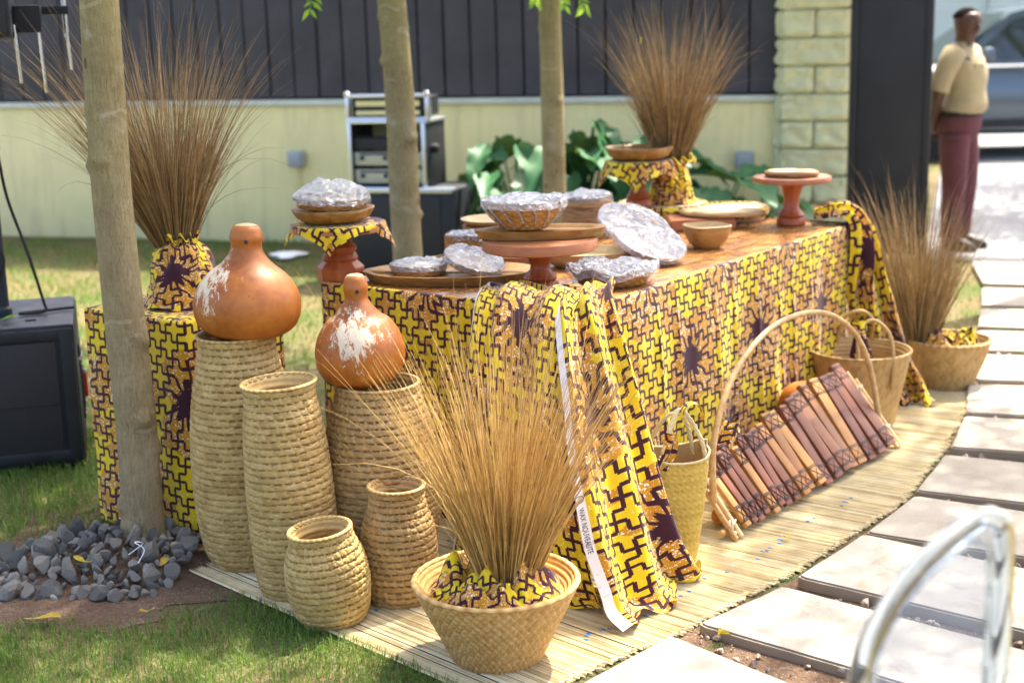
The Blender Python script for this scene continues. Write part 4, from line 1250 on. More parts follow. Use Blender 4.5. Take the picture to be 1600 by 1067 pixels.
# left stand with napkin, lobed tray and wrapped tray
s1 = T(-.598, 4.965)
cake_stand(s1, 'red pedestal stand with octagonal foot at the near left end of the table', .196, .165, 'octagon')
napkin(s1 + Vector((0, 0, .197)), .166, .182, R(40), 'wax-print napkin hanging in points over the near left stand', .2)
lobed_tray(s1 + Vector((-.018, 0, .207)), .148, .046, 'five-lobed wooden tray on the near left stand', rz=.35)
wrapped_round(s1 + Vector((-.02, 0, .255)), .132, .036, 'round woven tray heaped under cling film, topmost on the near left stand', .050, 3, (0, .03, 0), crump=.020, fill='pale_wood')

def leaf_board(loc, L, Wd, th, rz, label, mat='olive_wood', notch=True):
    t = thing('leaf_board', loc, rz, label, 'wooden board', 'leaf-shaped wooden boards')
    top, n = [], 64
    for k in range(n):
        a = 2 * math.pi * k / n; x = math.cos(a); y = math.sin(a)
        w = (1 - abs(x) ** 2.3) ** .5 if abs(x) < 1 else 0
        yy = (1 if y > 0 else -1) * w * Wd / 2
        if notch and abs(x) < .9: yy *= 1 - .045 * ((x * 5.2 + .3) % 1.0)
        top.append((x * L / 2 * (1.0 if x > -.97 else 1.04), yy))
    bm = bmesh.new(); lo = [bm.verts.new((x * .93, y * .86, 0)) for x, y in top]; hi = [bm.verts.new((x, y, th)) for x, y in top]
    ri = [bm.verts.new((x * .94, y * .91, th * .98)) for x, y in top]; ins = [bm.verts.new((x * .85, y * .78, th * .62)) for x, y in top]
    bm.faces.new(lo[::-1]); bm.faces.new(ins)
    for A1, B1 in ((lo, hi), (hi, ri), (ri, ins)):
        for k in range(n): bm.faces.new((A1[k], A1[(k + 1) % n], B1[(k + 1) % n], B1[k]))
    bmesh.ops.recalc_face_normals(bm, faces=bm.faces)
    me = bpy.data.meshes.new('board'); bm.to_mesh(me); bm.free(); me.materials.append(MAT[mat].m)
    me.polygons.foreach_set("use_smooth", [True] * len(me.polygons)); me.set_sharp_from_angle(angle=R(35))
    link('board', me, t)
    MB().tube([(-L * .52, 0, th * .8), (-L * .30, .004, th * .66), (L * .1, -.004, th * .64), (L * .42, 0, th * .66)], [.008, .005, .004, .002], 6).build('midrib', mat, t)
    return t
leaf_board(T(-.205, 4.905), .60, .36, .034, R(-6), 'large leaf-shaped board carrying two film-wrapped trays')
wrapped_round(T(-.318, 4.905, .024), .101, .036, 'shallow round woven tray under film, left of the pair on the leaf board', .010, 5, (0, 0, 0), fill='pale_wood', crump=.010)
wrapped_round(T(-.128, 4.885, .050), .106, .030, 'tilted round woven tray under shiny film, right of the pair on the leaf board', .004, 6, (R(13), R(15), 0), crump=.006)

# middle stand with board and wicker bowl
s2 = T(.100, 4.655)
cake_stand(s2, 'red pedestal stand with a thick round plate near the draped corner', .172, .192, 'round', tp=.036)
leaf_board(s2 + Vector((.01, .02, .174)), .43, .19, .03, R(3), 'pointed leaf board lying on the stand near the draped corner')
wb = thing('wicker_bowl', s2 + Vector((-.048, .02, .205)), 0, 'open-weave wicker bowl wrapped in cling film on the pointed leaf board', 'bowl')
woven_wall(MB(), .070, .128, .078, wav=.004, rows=8, per=36, lobes=12).build('basket', 'wicker', wb, angle=None)
mm = MB()
for k in range(12):
    a = 6.2832 * k / 12
    mm.tube([((.128 + .006 * math.sin(t)) * math.cos(a + .26 * (t / 3.14 - .5) * 1.9), (.128 + .006 * math.sin(t)) * math.sin(a + .26 * (t / 3.14 - .5) * 1.9), .076 + .020 * math.sin(t)) for t in np.linspace(0, 3.14, 8)], .0035, 6)
mm.build('scalloped_border', 'wicker', wb)
film_dome(.142, .142, .098, .004, 11, .024, .008).build('film', 'film', wb, angle=None)
m = MB()
for k in range(16):                                   # gathered film pulled down the side
    a = 6.2832 * k / 16 + .2; m.tube(catmull([(.142 * math.cos(a), .142 * math.sin(a), .082), (.122 * math.cos(a + .1), .122 * math.sin(a + .1), .050), (.09 * math.cos(a + .16), .09 * math.sin(a + .16), .015)], 8), [.004, .005, .004, .003, .004, .003, .002, .002], 5)
m.build('film_folds', 'film', wb)

# wrapped rectangular baskets and slabs behind
def wrapped_box(loc, sx, sy, h, rz, label, seed):
    t = thing('wrapped_box_basket', loc, rz, label, 'basket', 'rectangular woven baskets under film')
    m = MB(); n = 120; rows_ = 8
    vs, fs, col = [], [], []
    for j in range(rows_ * 3 + 1):
        for i in range(n):
            a = 6.2832 * i / n; k = (abs(math.cos(a)) ** 8 + abs(math.sin(a)) ** 8) ** (-1 / 8); e = .002 * math.sin(math.pi * (i / 2 + j // 3)) + .0015 * abs(math.sin(math.pi * j / 3))
            vs.append(((sx / 2 * k + e) * math.cos(a), (sy / 2 * k + e) * math.sin(a), h * j / (rows_ * 3))); col.append((.2 + .6 * ((j // 3 * 5 + i // 2) % 4) / 4, 0, 0, 1))
    for j in range(rows_ * 3):
        for i in range(n): q = (i + 1) % n; fs.append((j * n + i, j * n + q, (j + 1) * n + q, (j + 1) * n + i))
    m.add(vs, fs, None, col); m.add([vs[i] for i in range(n)], [tuple(range(n))])
    m.build('basket', 'wicker', t, angle=None)
    film_dome(sx / 2, sy / 2, h, .006, seed, .02, .006, square=1.0).build('film', 'film', t, angle=None); return t
slab1 = MB().lathe([(.10, 0), (.112, .006), (.112, .036), (.10, .042), (.001, .042)], 40, mod=lambda a, v: 1 + .12 * abs(math.cos(a)) ** 3)
o = slab1.build('wood_round', 'pink_wood', loc=T(-.005, 5.20)); tag(o, 'thick round red board under the small wrapped basket behind the middle stand', 'wooden board', 'round wooden boards')
wrapped_box(T(-.02, 5.19, .043), .17, .12, .050, R(-12), 'smaller rectangular basket under film on the round red board', 4)
wrapped_box(T(-.135, 5.36, 0), .20, .15, .095, R(-10), 'larger rectangular basket under film near the back edge of the table', 7)
o = MB().lathe([(.001, 0), (.10, 0), (.128, .02), (.132, .026), (.12, .024), (.09, .010), (.001, .008)], 48, cap=False).build('shallow_dish', 'pale_wood', loc=T(-.06, 5.62, .09)); tag(o, 'shallow pale wooden dish at the back behind the rectangular baskets', 'dish')
o = MB().lathe([(.001, 0), (.12, 0), (.125, .09), (.001, .09)], 40).build('wood_stump', 'pink_wood', loc=T(-.06, 5.62)); tag(o, 'stubby round wooden block under the shallow pale dish', 'wooden board')

# birch-bark canister
bc = thing('bark_canister', T(.325, 5.86), 0, 'round birch-bark canister with film-covered top behind the middle stand', 'canister')
MB().lathe([(.105, 0), (.107, .05), (.104, .12), (.106, .165), (.099, .166), (.098, .10)], 60, mod=lambda a, v: 1 + .01 * nz(math.cos(a) * 6, math.sin(a) * 6, v * 8), cap=False).build('bark_wall', 'bark_wood', bc)
for z in (.012, .128): MB().lathe([(.1075, z), (.1085, z + .004), (.1085, z + .022), (.1075, z + .026)], 60, cap=False).build('band', 'bark_wood', bc)
film_dome(.104, .104, .165, .018, 21, .014, .014).build('film', 'film', bc, angle=None)

# film-wrapped round plates propped up
def wrapped_plate(loc, r, h, label, rot, seed, mat='wicker'):
    t = thing('wrapped_plate', loc, 0, label, 'plate', 'large film-wrapped plates', rot=rot)
    MB().lathe([(.001, 0), (r * .62, 0), (r * .86, h * .35), (r * .99, h), (r * .95, h * .98), (r * .8, h * .45), (.001, h * .3)], 60, cap=False).build('dish', mat, t)
    film_dome(r, r, h, .003, seed, .020, .005).build('film', 'foil', t, angle=None); return t
wrapped_plate(T(.492, 5.16, .045), .145, .055, 'large round plate under taut film, tilted towards the near edge of the table', (R(20), R(19), R(0)), 31, 'pink_wood')
wrapped_plate(T(.475, 5.50, .055), .145, .05, 'large round film-wrapped plate leaning behind the tilted one', (R(24), R(16), 0), 33, 'pink_wood')
# pale oval tray between
ot = thing('oval_tray', T(.285, 5.12), R(12), 'pale oval wooden tray behind the middle stand', 'tray')
MB().lathe([(.001, 0), (.12, 0), (.165, .03), (.180, .055), (.170, .055), (.14, .025), (.001, .015)], 60, mod=lambda a, v: 1 - .28 * abs(math.sin(a)), cap=False).build('bowl', 'pale_wood', ot)
# scalloped wrapped basket in front
sc_ = thing('scalloped_basket', T(.345, 4.745), 0, 'scalloped copper-brown basket under film at the table edge right of the drape', 'basket')
woven_wall(MB(), .105, .150, .058, wav=.010, rows=7, per=44, lobes=6, scal=.03).build('basket', 'wicker', sc_, angle=None)
film_dome(.152, .152, .058, .010, 41, .024, .010, wav=.010, lobes=6, scal=.03).build('film', 'film', sc_, angle=None)

# carved bowl
o = thing('carved_bowl', T(.765, 5.46), .3, 'small square-rimmed carved wooden bowl standing alone on the table', 'bowl')
P = [(.001, 0), (.046, 0), (.066, .022), (.082, .062), (.085, .088), (.080, .090), (.074, .062), (.05, .024), (.001, .018)]
sq = lambda a, v: 1 + (.16 * ((abs(math.cos(a)) ** 4 + abs(math.sin(a)) ** 4) ** (-.25) - 1) / .19) * min(1, v * 1.3)
MB().lathe(P[:5], 56, mod=lambda a, v: sq(a, v), cap=False).build('outside', 'olive_wood', o)
MB().lathe(P[4:], 56, mod=lambda a, v: sq(a, 1 - v * .9), cap=False).build('inside', 'pale_wood', o)

# slab, bark boards and round plates at the far end
def slab(name, loc, poly, h, label, mat, rz=0, rim=None):
    t = thing(name, loc, rz, label, 'wooden board', 'boards at the far end of the table')
    bm = bmesh.new(); f = bm.faces.new([bm.verts.new((x, y, 0)) for x, y in poly])
    if f.normal.z < 0: f.normal_flip()
    ex = bmesh.ops.extrude_face_region(bm, geom=[f]); bmesh.ops.translate(bm, vec=(0, 0, h), verts=[e for e in ex['geom'] if isinstance(e, bmesh.types.BMVert)])
    bmesh.ops.recalc_face_normals(bm, faces=bm.faces); bmesh.ops.bevel(bm, geom=bm.edges[:], offset=min(.006, h * .2), segments=2, affect='EDGES')
    me = bpy.data.meshes.new('board'); bm.to_mesh(me); bm.free(); me.materials.append(MAT[mat].m)
    link('board', me, t)
    if rim:
        pts = [(x * 1.004, y * 1.004, h * .5) for x, y in poly]; pts.append(pts[0])
        MB().tube(pts, h * .42, 8, cap=False).build('bark_edge', rim, t)
    return t
def rough_oval(rx, ry, n, seed, k=.10): return [(rx * (1 + k * nz(math.cos(6.2832 * i / n) * 2, math.sin(6.2832 * i / n) * 2, seed)) * math.cos(6.2832 * i / n), ry * (1 + k * nz(math.sin(6.2832 * i / n) * 2, seed, math.cos(6.2832 * i / n) * 2)) * math.sin(6.2832 * i / n)) for i in range(n)]
slab('wood_slab', T(.815, 6.02), [(-.15, -.10), (.13, -.10), (.15, .09), (-.13, .11)], .045, 'thick rectangular red-brown slab under the bark board at the far end', 'pink_wood', .1)
slab('bark_board', T(.91, 6.04, .048), rough_oval(.175, .11, 26, 1.0), .022, 'bark-edged slice of pale wood lying across the red-brown slab', 'pale_wood', -.25, 'bark_wood')
slab('bark_board', T(1.20, 6.02, .206), rough_oval(.105, .075, 22, 4.0), .026, 'small bark-edged slice of pale wood on the far pedestal stand', 'pale_wood', -.3, 'bark_wood')
cake_stand(T(1.205, 6.035), 'red pedestal stand at the far right corner of the table', .205, .165, 'round', tp=.022)
for i, (p, r, z) in enumerate((((.70, 6.46), .20, 0), ((.99, 6.28), .15, .0))):
    t = thing('rimmed_plate', T(*p, z), 0, ('wide pale round plate with print-covered rim under the back stand', 'pale round plate with print-covered rim beside the bark board')[i], 'plate', 'print-rimmed plates')
    MB().lathe([(.001, 0), (r * .97, 0), (r * .97, .05), (.001, .052)], 56).build('disc', 'pale_wood', t)
    def fn(u, v, r=r):
        a, b = u * 6.2832, v * 6.2832
        return ((r + .014 * math.cos(b)) * math.cos(a), (r + .014 * math.cos(b)) * math.sin(a), .036 + .022 * math.sin(b)), (u * r * 6.28, v * .12)
    MB().grid(fn, 80, 10, True).build('print_rim', 'wax', t, angle=None)
s3 = T(.585, 6.36, .055)
cake_stand(s3, 'red pedestal stand under the back lobed tray', .20, .15, 'round')
napkin(s3 + Vector((0, 0, .201)), .151, .20, R(35), 'wax-print napkin hanging over the back stand', .8)
lobed_tray(s3 + Vector((.0, 0, .209)), .155, .055, 'dark lobed wooden tray on the back stand', rz=.1)

# ------------------------------------------------------------------ woven palm bag
bag = thing('palm_bag', (.470, 4.105, .008), R(18), 'tall yellow woven palm bag with cloth-tied handles beside the drape', 'bag', rot=(R(2), R(2), R(18)))
def bag_pt(u, v, inner=0.0):
    a = u * 6.2832; h = .335
    w = .084 + .012 * v - .010 * (1 - v) ** 3; d = .040 + .022 * v
    c, s = math.cos(a), math.sin(a); k = (abs(c) ** 3 + abs(s) ** 3) ** (-1 / 3)
    z = h * v
    if v > .80: z += .030 * abs(c) ** 3 * (v - .8) / .2 + (.0 if s < 0 else .015) * (v - .8) / .2
    x, y = (w - inner) * k * c, (d - inner) * k * s
    per = a * .075
    A1, B1 = (per + z) / .0165, (per - z) / .0165
    t4 = (math.floor(A1) + 2 * math.floor(B1)) % 4
    q = A1 % 1 if t4 < 2 else B1 % 1
    hgt = .0034 * (1 - (2 * q - 1) ** 4) * (1 if t4 < 2 else .55)
    r = math.hypot(x, y); e = 1 + (hgt if not inner else 0) / r
    return (x * e, y * e, z), .25 + .5 * (((math.floor(A1) * 7 + math.floor(B1) * 13) % 10) / 10)
nu, nv = 240, 150; vs, fs, col = [], [], []
for j in range(nv):
    for i in range(nu):
        p, c = bag_pt(i / nu, j / (nv - 1)); vs.append(p); col.append((c, 0, 0, 1))
for j in range(nv - 1):
    for i in range(nu): k = (i + 1) % nu; fs.append((j * nu + i, j * nu + k, (j + 1) * nu + k, (j + 1) * nu + i))
MB().add(vs, fs, None, col).add([vs[i] for i in range(nu)], [tuple(range(nu))[::-1]]).build('body', 'palm', bag, angle=None)
MB().grid(lambda u, v: (bag_pt(u, .05 + .95 * v, .005)[0], (u, v)), 80, 20, True).build('lining', 'straw_tan', bag, angle=None)
rimp = [Vector(bag_pt(i / 90, 1.0)[0]) for i in range(91)]
MB().tube(rimp, .0035, 6, cap=False).build('rim', 'reed', bag)
for yy, top in ((-.050, .49), (.050, .47)):
    hp = catmull([(-.075, yy * .9, .325), (-.060, yy * .9, .39), (-.03, yy * .5, .455), (.0, yy * .25, top), (.03, yy * .5, .455), (.062, yy * .9, .39), (.078, yy * .9, .325)], 46)
    m = MB()
    for ph in (0, 2.1, 4.2): m.tube([p + Vector((.0035 * math.cos(i * .9 + ph), .0035 * math.sin(i * .9 + ph), 0)) for i, p in enumerate(hp)], .0045, 6)
    m.build('handle', 'reed', bag)
kn = MB().grid(lambda u, v: (lambda a, r: ((r * math.cos(a) * 1.1, r * math.sin(a) * .8, .435 + .07 * (v - .5) + .006 * math.sin(a * 3)), (u * .14, v * .1 + .2)))(u * 6.2832, .021 + .008 * nz(u * 6, v * 5) + .006 * math.sin(v * 3.14)), 30, 14, True)
kn.build('tied_cloth', 'wax', bag, angle=None, loc=(-.022, -.03, .01), rot=(0, R(24), 0))
def tail(u, v): return ((.045 * (u - .5) + .012 * math.sin(v * 4), .006 * math.sin(u * 9 + v * 3) - .01, -.115 * v), (u * .06 + .5, v * .13))
MB().grid(tail, 10, 20).build('cloth_tail', 'wax', bag, angle=None, loc=(-.05, -.045, .43), rot=(0, R(10), 0))
def loop(u, v): return ((.03 + .035 * math.cos(v * 3.6 - .4), .03 * (u - .5), .04 * math.sin(v * 3.6 - .4)), (u * .05 + .8, v * .15))
MB().grid(loop, 8, 24).build('cloth_bow', 'wax', bag, angle=None, loc=(-.005, -.04, .475))
tie = thing('basket_tie', (1.43, 5.53, .40), 0, 'knotted strip of wax-print cloth on the handled basket', 'cloth')
MB().grid(lambda u, v: (((.03 + .012 * nz(u * 7, v * 4)) * math.cos(u * 6.2832), (.022 + .01 * nz(v * 5, u * 7)) * math.sin(u * 6.2832), .05 * (v - .5)), (u * .15, v * .08 + .3)), 26, 10, True).build('knot', 'wax', tie, angle=None, loc=(-.05, .0, .02))
for sx, l in ((-.03, .13), (.05, .15)):
    MB().grid(lambda u, v: ((.035 * (u - .5) + sx * v, .004 * math.sin(u * 8) - .012 * v, -l * v), (u * .05, v * l + .1)), 8, 14).build('tail', 'wax', tie, angle=None, loc=(-.05, -.02, .01))

# ------------------------------------------------------------------ xylophone
XB0, XB1 = Vector((.700, 4.275, .012)), Vector((1.455, 5.205, .012))
xd = (XB1 - XB0).normalized(); XL = (XB1 - XB0).length
xyl = thing('gourd_xylophone', XB0, math.atan2(xd.y, xd.x), 'wooden xylophone with cord-bound bars leaning against the table skirt', 'xylophone')
TILT = R(50)
def xp(a, b, c=0.0):     # a along, b up the leaning face, c off the face towards the viewer
    return Vector((a, b * math.cos(TILT) - c * math.sin(TILT), b * math.sin(TILT) + c * math.cos(TILT) + .004))
def bind_mesh(w):
    m = MB()
    t = .0105
    for yy in (-.026, .0, .026) if False else (-.024, .024):
        m.tube([(-w / 2, yy, t), (w / 2, yy, t)], .0016, 5); m.tube([(-w / 2, yy + .006, t), (w / 2, yy + .006, t)], .0016, 5)
    m.tube([(-w / 2, -.024, t), (w / 2, .024, t)], .0014, 5); m.tube([(w / 2, -.024, t), (-w / 2, .024, t)], .0014, 5)
    m.tube([(-w / 2 - .001, -.024, t), (-w / 2 - .001, -.024, -t)], .002, 5); m.tube([(w / 2 + .001, .024, t), (w / 2 + .001, .024, -t)], .002, 5)
    return m.mesh('binding', 'cord')
bars = 19; rs = random.Random(12)
x = .045; ws = [.032 + .042 * (k / (bars - 1)) ** 1.1 for k in range(bars)]; tot = sum(ws); ws = [w * (XL - .10) / tot * .84 for w in ws]
gap = (XL - .07 - sum(ws)) / (bars - 1)
for k in range(bars):
    f = k / (bars - 1); w = ws[k] * rs.uniform(.93, 1.07); Lb = .245 + .125 * f + rs.uniform(-.016, .016)
    bar = MB().box((0, 0, 0), (w, Lb, .017 + .004 * f), .004).build('bar', 'bar_wood', xyl)
    bar.location = xp(x + ws[k] / 2, Lb / 2 + .006 + rs.uniform(-.004, .012), .010 + rs.uniform(0, .008)); bar.rotation_euler = (TILT + rs.uniform(-.05, .05), rs.uniform(-.10, .10), rs.uniform(-.045, .045))
    # material grain runs along the object's x axis: turn the bar so its length is x
    bm_ = bind_mesh(w)
    for e in (-1, 1): link('binding', bm_, bar, loc=(0, e * (Lb / 2 - .042), 0), rot=(0, 0, rs.uniform(-.05, .05)))
    x += ws[k] + gap
for b, off in ((.035, -.012), (.20, -.012)):
    MB().tube([xp(-.05, b, off), xp(XL * .5, b + .02, off), xp(XL + .03, b + .055, off)], .011, 10).build('rail', 'stick', xyl)
for a, l in ((-.02, .215), (.012, .235), (XL - .005, .34), (XL + .02, .30)):
    MB().tube([xp(a, -.004, .006), xp(a + .004, l, .006)], .0095, 10).build('end_stick', 'stick', xyl)
for a, b in ((0, .035), (0, .19), (XL, .07), (XL, .25)):
    m = MB(); c0 = xp(a, b, .005)
    for q in range(4):
        ph = q * .8
        m.tube([c0 + Vector((.022 * math.cos(t), .014 * math.sin(t + ph), .016 * math.sin(t) + .003 * q)) for t in np.linspace(0, 6.28, 18)], .0035, 6)
    m.build('lashing', 'cord_pale', xyl)
for k in range(9):
    f = k / 8; r = .030 + .032 * f; c0 = xp(.07 + (XL - .11) * f, .09 + .045 * f, -.03 - r)
    prf = [(.001, r * .98), (r * .5, r * .86), (r * .87, r * .5), (r, 0), (r * .87, -r * .5), (r * .5, -r * .86), (.001, -r)]
    MB().lathe([(max(.001, p.x), p.z) for p in catmull([(a, 0, z) for a, z in prf], 18)], 26).build('resonator', 'gourd_a', xyl, loc=c0, angle=None)
MB().lathe([(max(.001, p.x), p.z) for p in catmull([(a, 0, z) for a, z in ((.001, .10), (.055, .086), (.088, .05), (.10, 0), (.088, -.05), (.05, -.086), (.001, -.1))], 22)], 30).build('resonator', 'gourd_a', xyl, loc=xp(XL * .86, .31, -.135), angle=None)
ap = Vector((XL * .52, .135, .60))
bow = catmull([xp(-.015, .14, .0) + Vector((0, -.01, 0)), Vector((.02, .10, .30)), Vector((XL * .13, .115, .475)), Vector((XL * .32, .13, .575)), ap, Vector((XL * .72, .13, .565)), Vector((XL * .88, .115, .46)), Vector((XL * .97, .10, .31)), xp(XL + .012, .12, .0)], 60)
MB().tube(bow, [.0115 - .002 * math.sin(i / 59 * 3.14) for i in range(60)], 12).build('bow', 'stick', xyl)
# ------------------------------------------------------------------ loudspeakers and equipment
sub = thing('bass_loudspeaker', (-1.985, 5.49, 0), R(-8), 'large black bass loudspeaker on the lawn left of the covered box', 'loudspeaker', rot=(0, 0, R(16)))
MB().box((0, 0, .295), (.52, .62, .55), .022).build('cabinet', 'navy', sub)
MB().box((-.03, -.312, .275), (.43, .012, .46), .004).build('grille', 'grille', sub)
MB().box((-.03, -.318, .265), (.44, .006, .006), .002).build('grille_bar', 'black', sub)
for z in (.06, .53): MB().box((.0, -.309, z), (.5, .022, .045), .008).build('front_lip', 'black', sub)
MB().box((.225, -.31, .295), (.05, .022, .50), .006).build('side_lip', 'black', sub)
pl = MB().box((.262, .06, .25), (.010, .24, .24), .003).build('rear_plate', 'black', sub)
MB().box((.003, 0, 0), (.008, .16, .15), .002).build('socket_panel', 'black_soft', pl, loc=(.262, .06, .25))
MB().tube([(.275, .03, .30), (.276, .03, .20)], .007, 8).build('plug', 'red_plastic', pl)
MB().tube([(.275, .08, .30), (.276, .08, .21)], .009, 8).build('plug', 'alu', pl)
for yy, zz in ((-.04, .35), (.16, .35), (-.04, .15), (.16, .15), (.06, .36), (.06, .14)): MB().lathe([(.006, 0), (.006, .003), (.001, .004)], 10).build('screw', 'alu', pl, loc=(.267, yy, zz), rot=(0, R(90), 0))
hd = MB().box((.262, -.10, .43), (.012, .14, .05), .006).build('side_handle', 'black_soft', sub)
for xx in (-.2, .2):
    for yy in (-.25, .25): MB().lathe([(.025, 0), (.022, .022)], 14).build('foot', 'black_soft', sub, loc=(xx, yy, 0))
for xx, yy in ((.1, -.2), (.18, .0)): MB().box((xx, yy, .572), (.04, .018, .006), .002).build('top_slot', 'black_soft', sub)
pole = thing('speaker_pole', (-1.965, 5.42, .571), 0, 'black speaker pole rising from the bass loudspeaker', 'pole')
MB().lathe([(.030, 0), (.030, .03), (.021, .04), (.021, .62), (.026, .625), (.026, .68), (.017, .69), (.017, 1.07)], 20).build('tube', 'navy', pole)
kn_ = MB().lathe([(.014, 0), (.016, .006), (.016, .018), (.010, .022)], 14).build('clamp_knob', 'black', pole, loc=(.026, -.01, .65), rot=(0, R(90), 0))
cab = thing('speaker_cable', (-1.965, 5.42, .575), 0, 'black cable looping around the speaker pole and loudspeaker top', 'cable')
MB().tube(catmull([(.02, -.02, 1.0), (.035, -.02, .7), (.03, -.03, .5), (-.02, -.035, .35), (.03, -.03, .22), (-.035, -.03, .1), (-.05, -.02, .01)], 40), .006, 7).build('cord', 'black_soft', cab)
MB().tube(catmull([(.03, .02, .62), (.05, .02, .45), (.10, .03, .25), (.145, .03, .05), (.15, .02, .008), (.06, -.01, .007), (.20, .08, .006), (.24, .10, .006)], 50), .006, 7).build('cord', 'black_soft', cab)
top = thing('satellite_speaker', (-1.965, 5.40, 1.62), R(14), 'black satellite loudspeaker high on the pole at the top left corner', 'loudspeaker')
MB().box((0, -.02, .22), (.30, .26, .44), .02).build('cabinet', 'black', top)
MB().box((0, -.155, .22), (.26, .012, .40), .004).build('grille', 'grille', top)
MB().box((.20, -.04, .07), (.10, .10, .10), .012).build('bracket', 'black_soft', top)
for xx, l, yy in ((.155, .16, -.12), (.235, .20, -.05), (.045, .22, -.14), (.33, .12, .02)):
    MB().tube([(xx, yy, .05), (xx + .004, yy, .02 - l * .5), (xx + .008, yy, -l)], .006, 8).build('rod', 'chrome', top)
MB().tube(catmull([(.02, -.14, -.02), (.05, -.14, -.16), (.04, -.14, -.23), (-.03, -.14, -.26)], 16), .006, 8).build('rod', 'chrome', top)
MB().tube([(.33, .02, -.0), (.33, .02, .40)], .010, 8).build('rod', 'chrome', top)
MB().box((.265, .0, .10), (.16, .03, .03), .004).build('bracket_arm', 'black_soft', top)

rk_p = on_wall(-2.345, 1.2)
crate = thing('bass_cabinet', (rk_p.x, rk_p.y, 0), W_RZ + .04, 'black cabinet standing by the wall under the equipment rack', 'loudspeaker')
MB().box((.05, 0, .31), (.78, .52, .58), .02).build('cabinet', 'navy', crate)
MB().box((.02, -.262, .30), (.64, .012, .50), .004).build('grille', 'grille', crate)
for sx in (-.33, .43): MB().box((sx, -.245, .31), (.035, .04, .585), .006).build('corner_strip', 'black', crate)
MB().box((.05, -.245, .594), (.78, .04, .035), .006).build('top_strip', 'alu', crate)
for sx in (-.28, .38): MB().lathe([(.03, 0), (.03, .03)], 14).build('foot', 'black_soft', crate, loc=(sx, 0, 0))
rack = thing('equipment_rack', (rk_p.x - .03, rk_p.y, .602), W_RZ + .04, 'wheeled amplifier rack with metal-edged lid behind the middle tree', 'equipment rack')
for sx in (-.255, .255):
    MB().box((sx, 0, .21), (.03, .40, .42), .004).build('side', 'black', rack)
    MB().box((sx, -.205, .21), (.026, .02, .42), .004).build('edge_rail', 'alu', rack)
MB().box((0, .19, .21), (.48, .015, .42), 0).build('back', 'wall', rack)
MB().box((0, 0, .008), (.54, .40, .016), .003).build('bottom', 'black', rack)
for z, h, mt in ((.075, .09, 'panel_grey'), (.19, .085, 'panel_grey'), (.285, .075, 'black')):
    u = MB().box((0, -.17, z), (.475, .03, h), .003).build('amplifier', mt, rack)
    if mt == 'panel_grey':
        for kx in (-.16, 0.0, .15): MB().lathe([(.014, 0), (.013, .018)], 14).build('knob', 'black', u, loc=(kx - .02, -.186, z + .005), rot=(R(90), 0, 0))
        MB().box((-.05, -.187, z + .03), (.3, .004, .012), .001).build('display', 'black_soft', u)
for z in (.022, .132, .238, .33): MB().box((0, -.175, z), (.475, .03, .008), .002).build('shelf_edge', 'black_soft', rack)
MB().box((0, -.0, .428), (.56, .42, .018), .004).build('top', 'alu', rack)
lid = MB().box((0, .0, .52), (.50, .30, .13), .006).build('lid', 'black', rack)
for z in (.447, .595): MB().box((0, -.165, z), (.57, .03, .022), .005).build('lid_trim', 'alu', rack)
MB().box((0, -.156, .545), (.44, .012, .035), .003).build('lid_panel', 'wall', rack); MB().box((0, -.156, .485), (.44, .012, .03), .003).build('lid_panel', 'wall', rack)
for sx in (-.275, .275):
    MB().box((sx, -.15, .52), (.03, .05, .15), .006).build('lid_corner', 'alu', rack)
    MB().lathe([(.018, 0), (.02, .02), (.012, .03)], 12).build('ball_corner', 'chrome', rack, loc=(sx, -.17, .595))
MB().lathe([(.03, 0), (.032, .03), (.02, .05)], 16).build('caster', 'black_soft', rack, loc=(.275, -.1, .25), rot=(0, R(90), 0))

# ------------------------------------------------------------------ person
def skin(name, joints, edges, mat, parent, sub=2, root=0):
    me = bpy.data.meshes.new(name); me.from_pydata([j[0] for j in joints], edges, [])
    o = link(name, me, parent)
    md = o.modifiers.new('skin', 'SKIN'); md.use_smooth_shade = True
    for i, j in enumerate(joints):
        r = j[1] if hasattr(j[1], '__len__') else (j[1], j[1])
        me.skin_vertices[0].data[i].radius = r
        me.skin_vertices[0].data[i].use_root = (i == root)
    s = o.modifiers.new('sub', 'SUBSURF'); s.levels = sub; s.render_levels = sub
    me.materials.append(MAT[mat].m); return o
per = thing('person', (3.13, 9.90, .016), 0, 'person in khaki shirt and maroon trousers standing at the gate, hands behind back', 'person')
# local frame: body faces +x (right of the picture) and a little to the camera (-y)
per.rotation_euler = (0, 0, R(-36)); per.scale = (.95, .95, .955)
J = [((0, 0, .93), (.125, .105)), ((0.02, 0, 1.10), (.105, .125)), ((.02, 0, 1.28), (.120, .160)), ((.0, 0, 1.40), (.09, .15)), ((.0, 0, 1.45), .072), ((.014, 0, 1.515), .070), ((.034, -.008, 1.575), (.098, .090)), ((.032, -.012, 1.655), (.118, .102)), ((.026, -.012, 1.70), .070),
     ((-.005, -.185, 1.395), .066), ((-.085, -.245, 1.14), .056), ((-.155, -.125, .94), .046), ((-.175, -.04, .87), .042),
     ((-.005, .185, 1.395), .066), ((-.085, .245, 1.14), .056), ((-.155, .125, .94), .046), ((-.170, .03, .86), .042),
     ((.0, -.095, .86), .092), ((.01, -.10, .48), .058), ((-.01, -.10, .09), .040), ((.05, -.105, .035), .036), ((.13, -.115, .028), .028),
     ((.0, .095, .86), .092), ((.02, .10, .48), .058), ((.01, .10, .09), .040), ((.07, .105, .035), .036), ((.15, .11, .028), .028)]
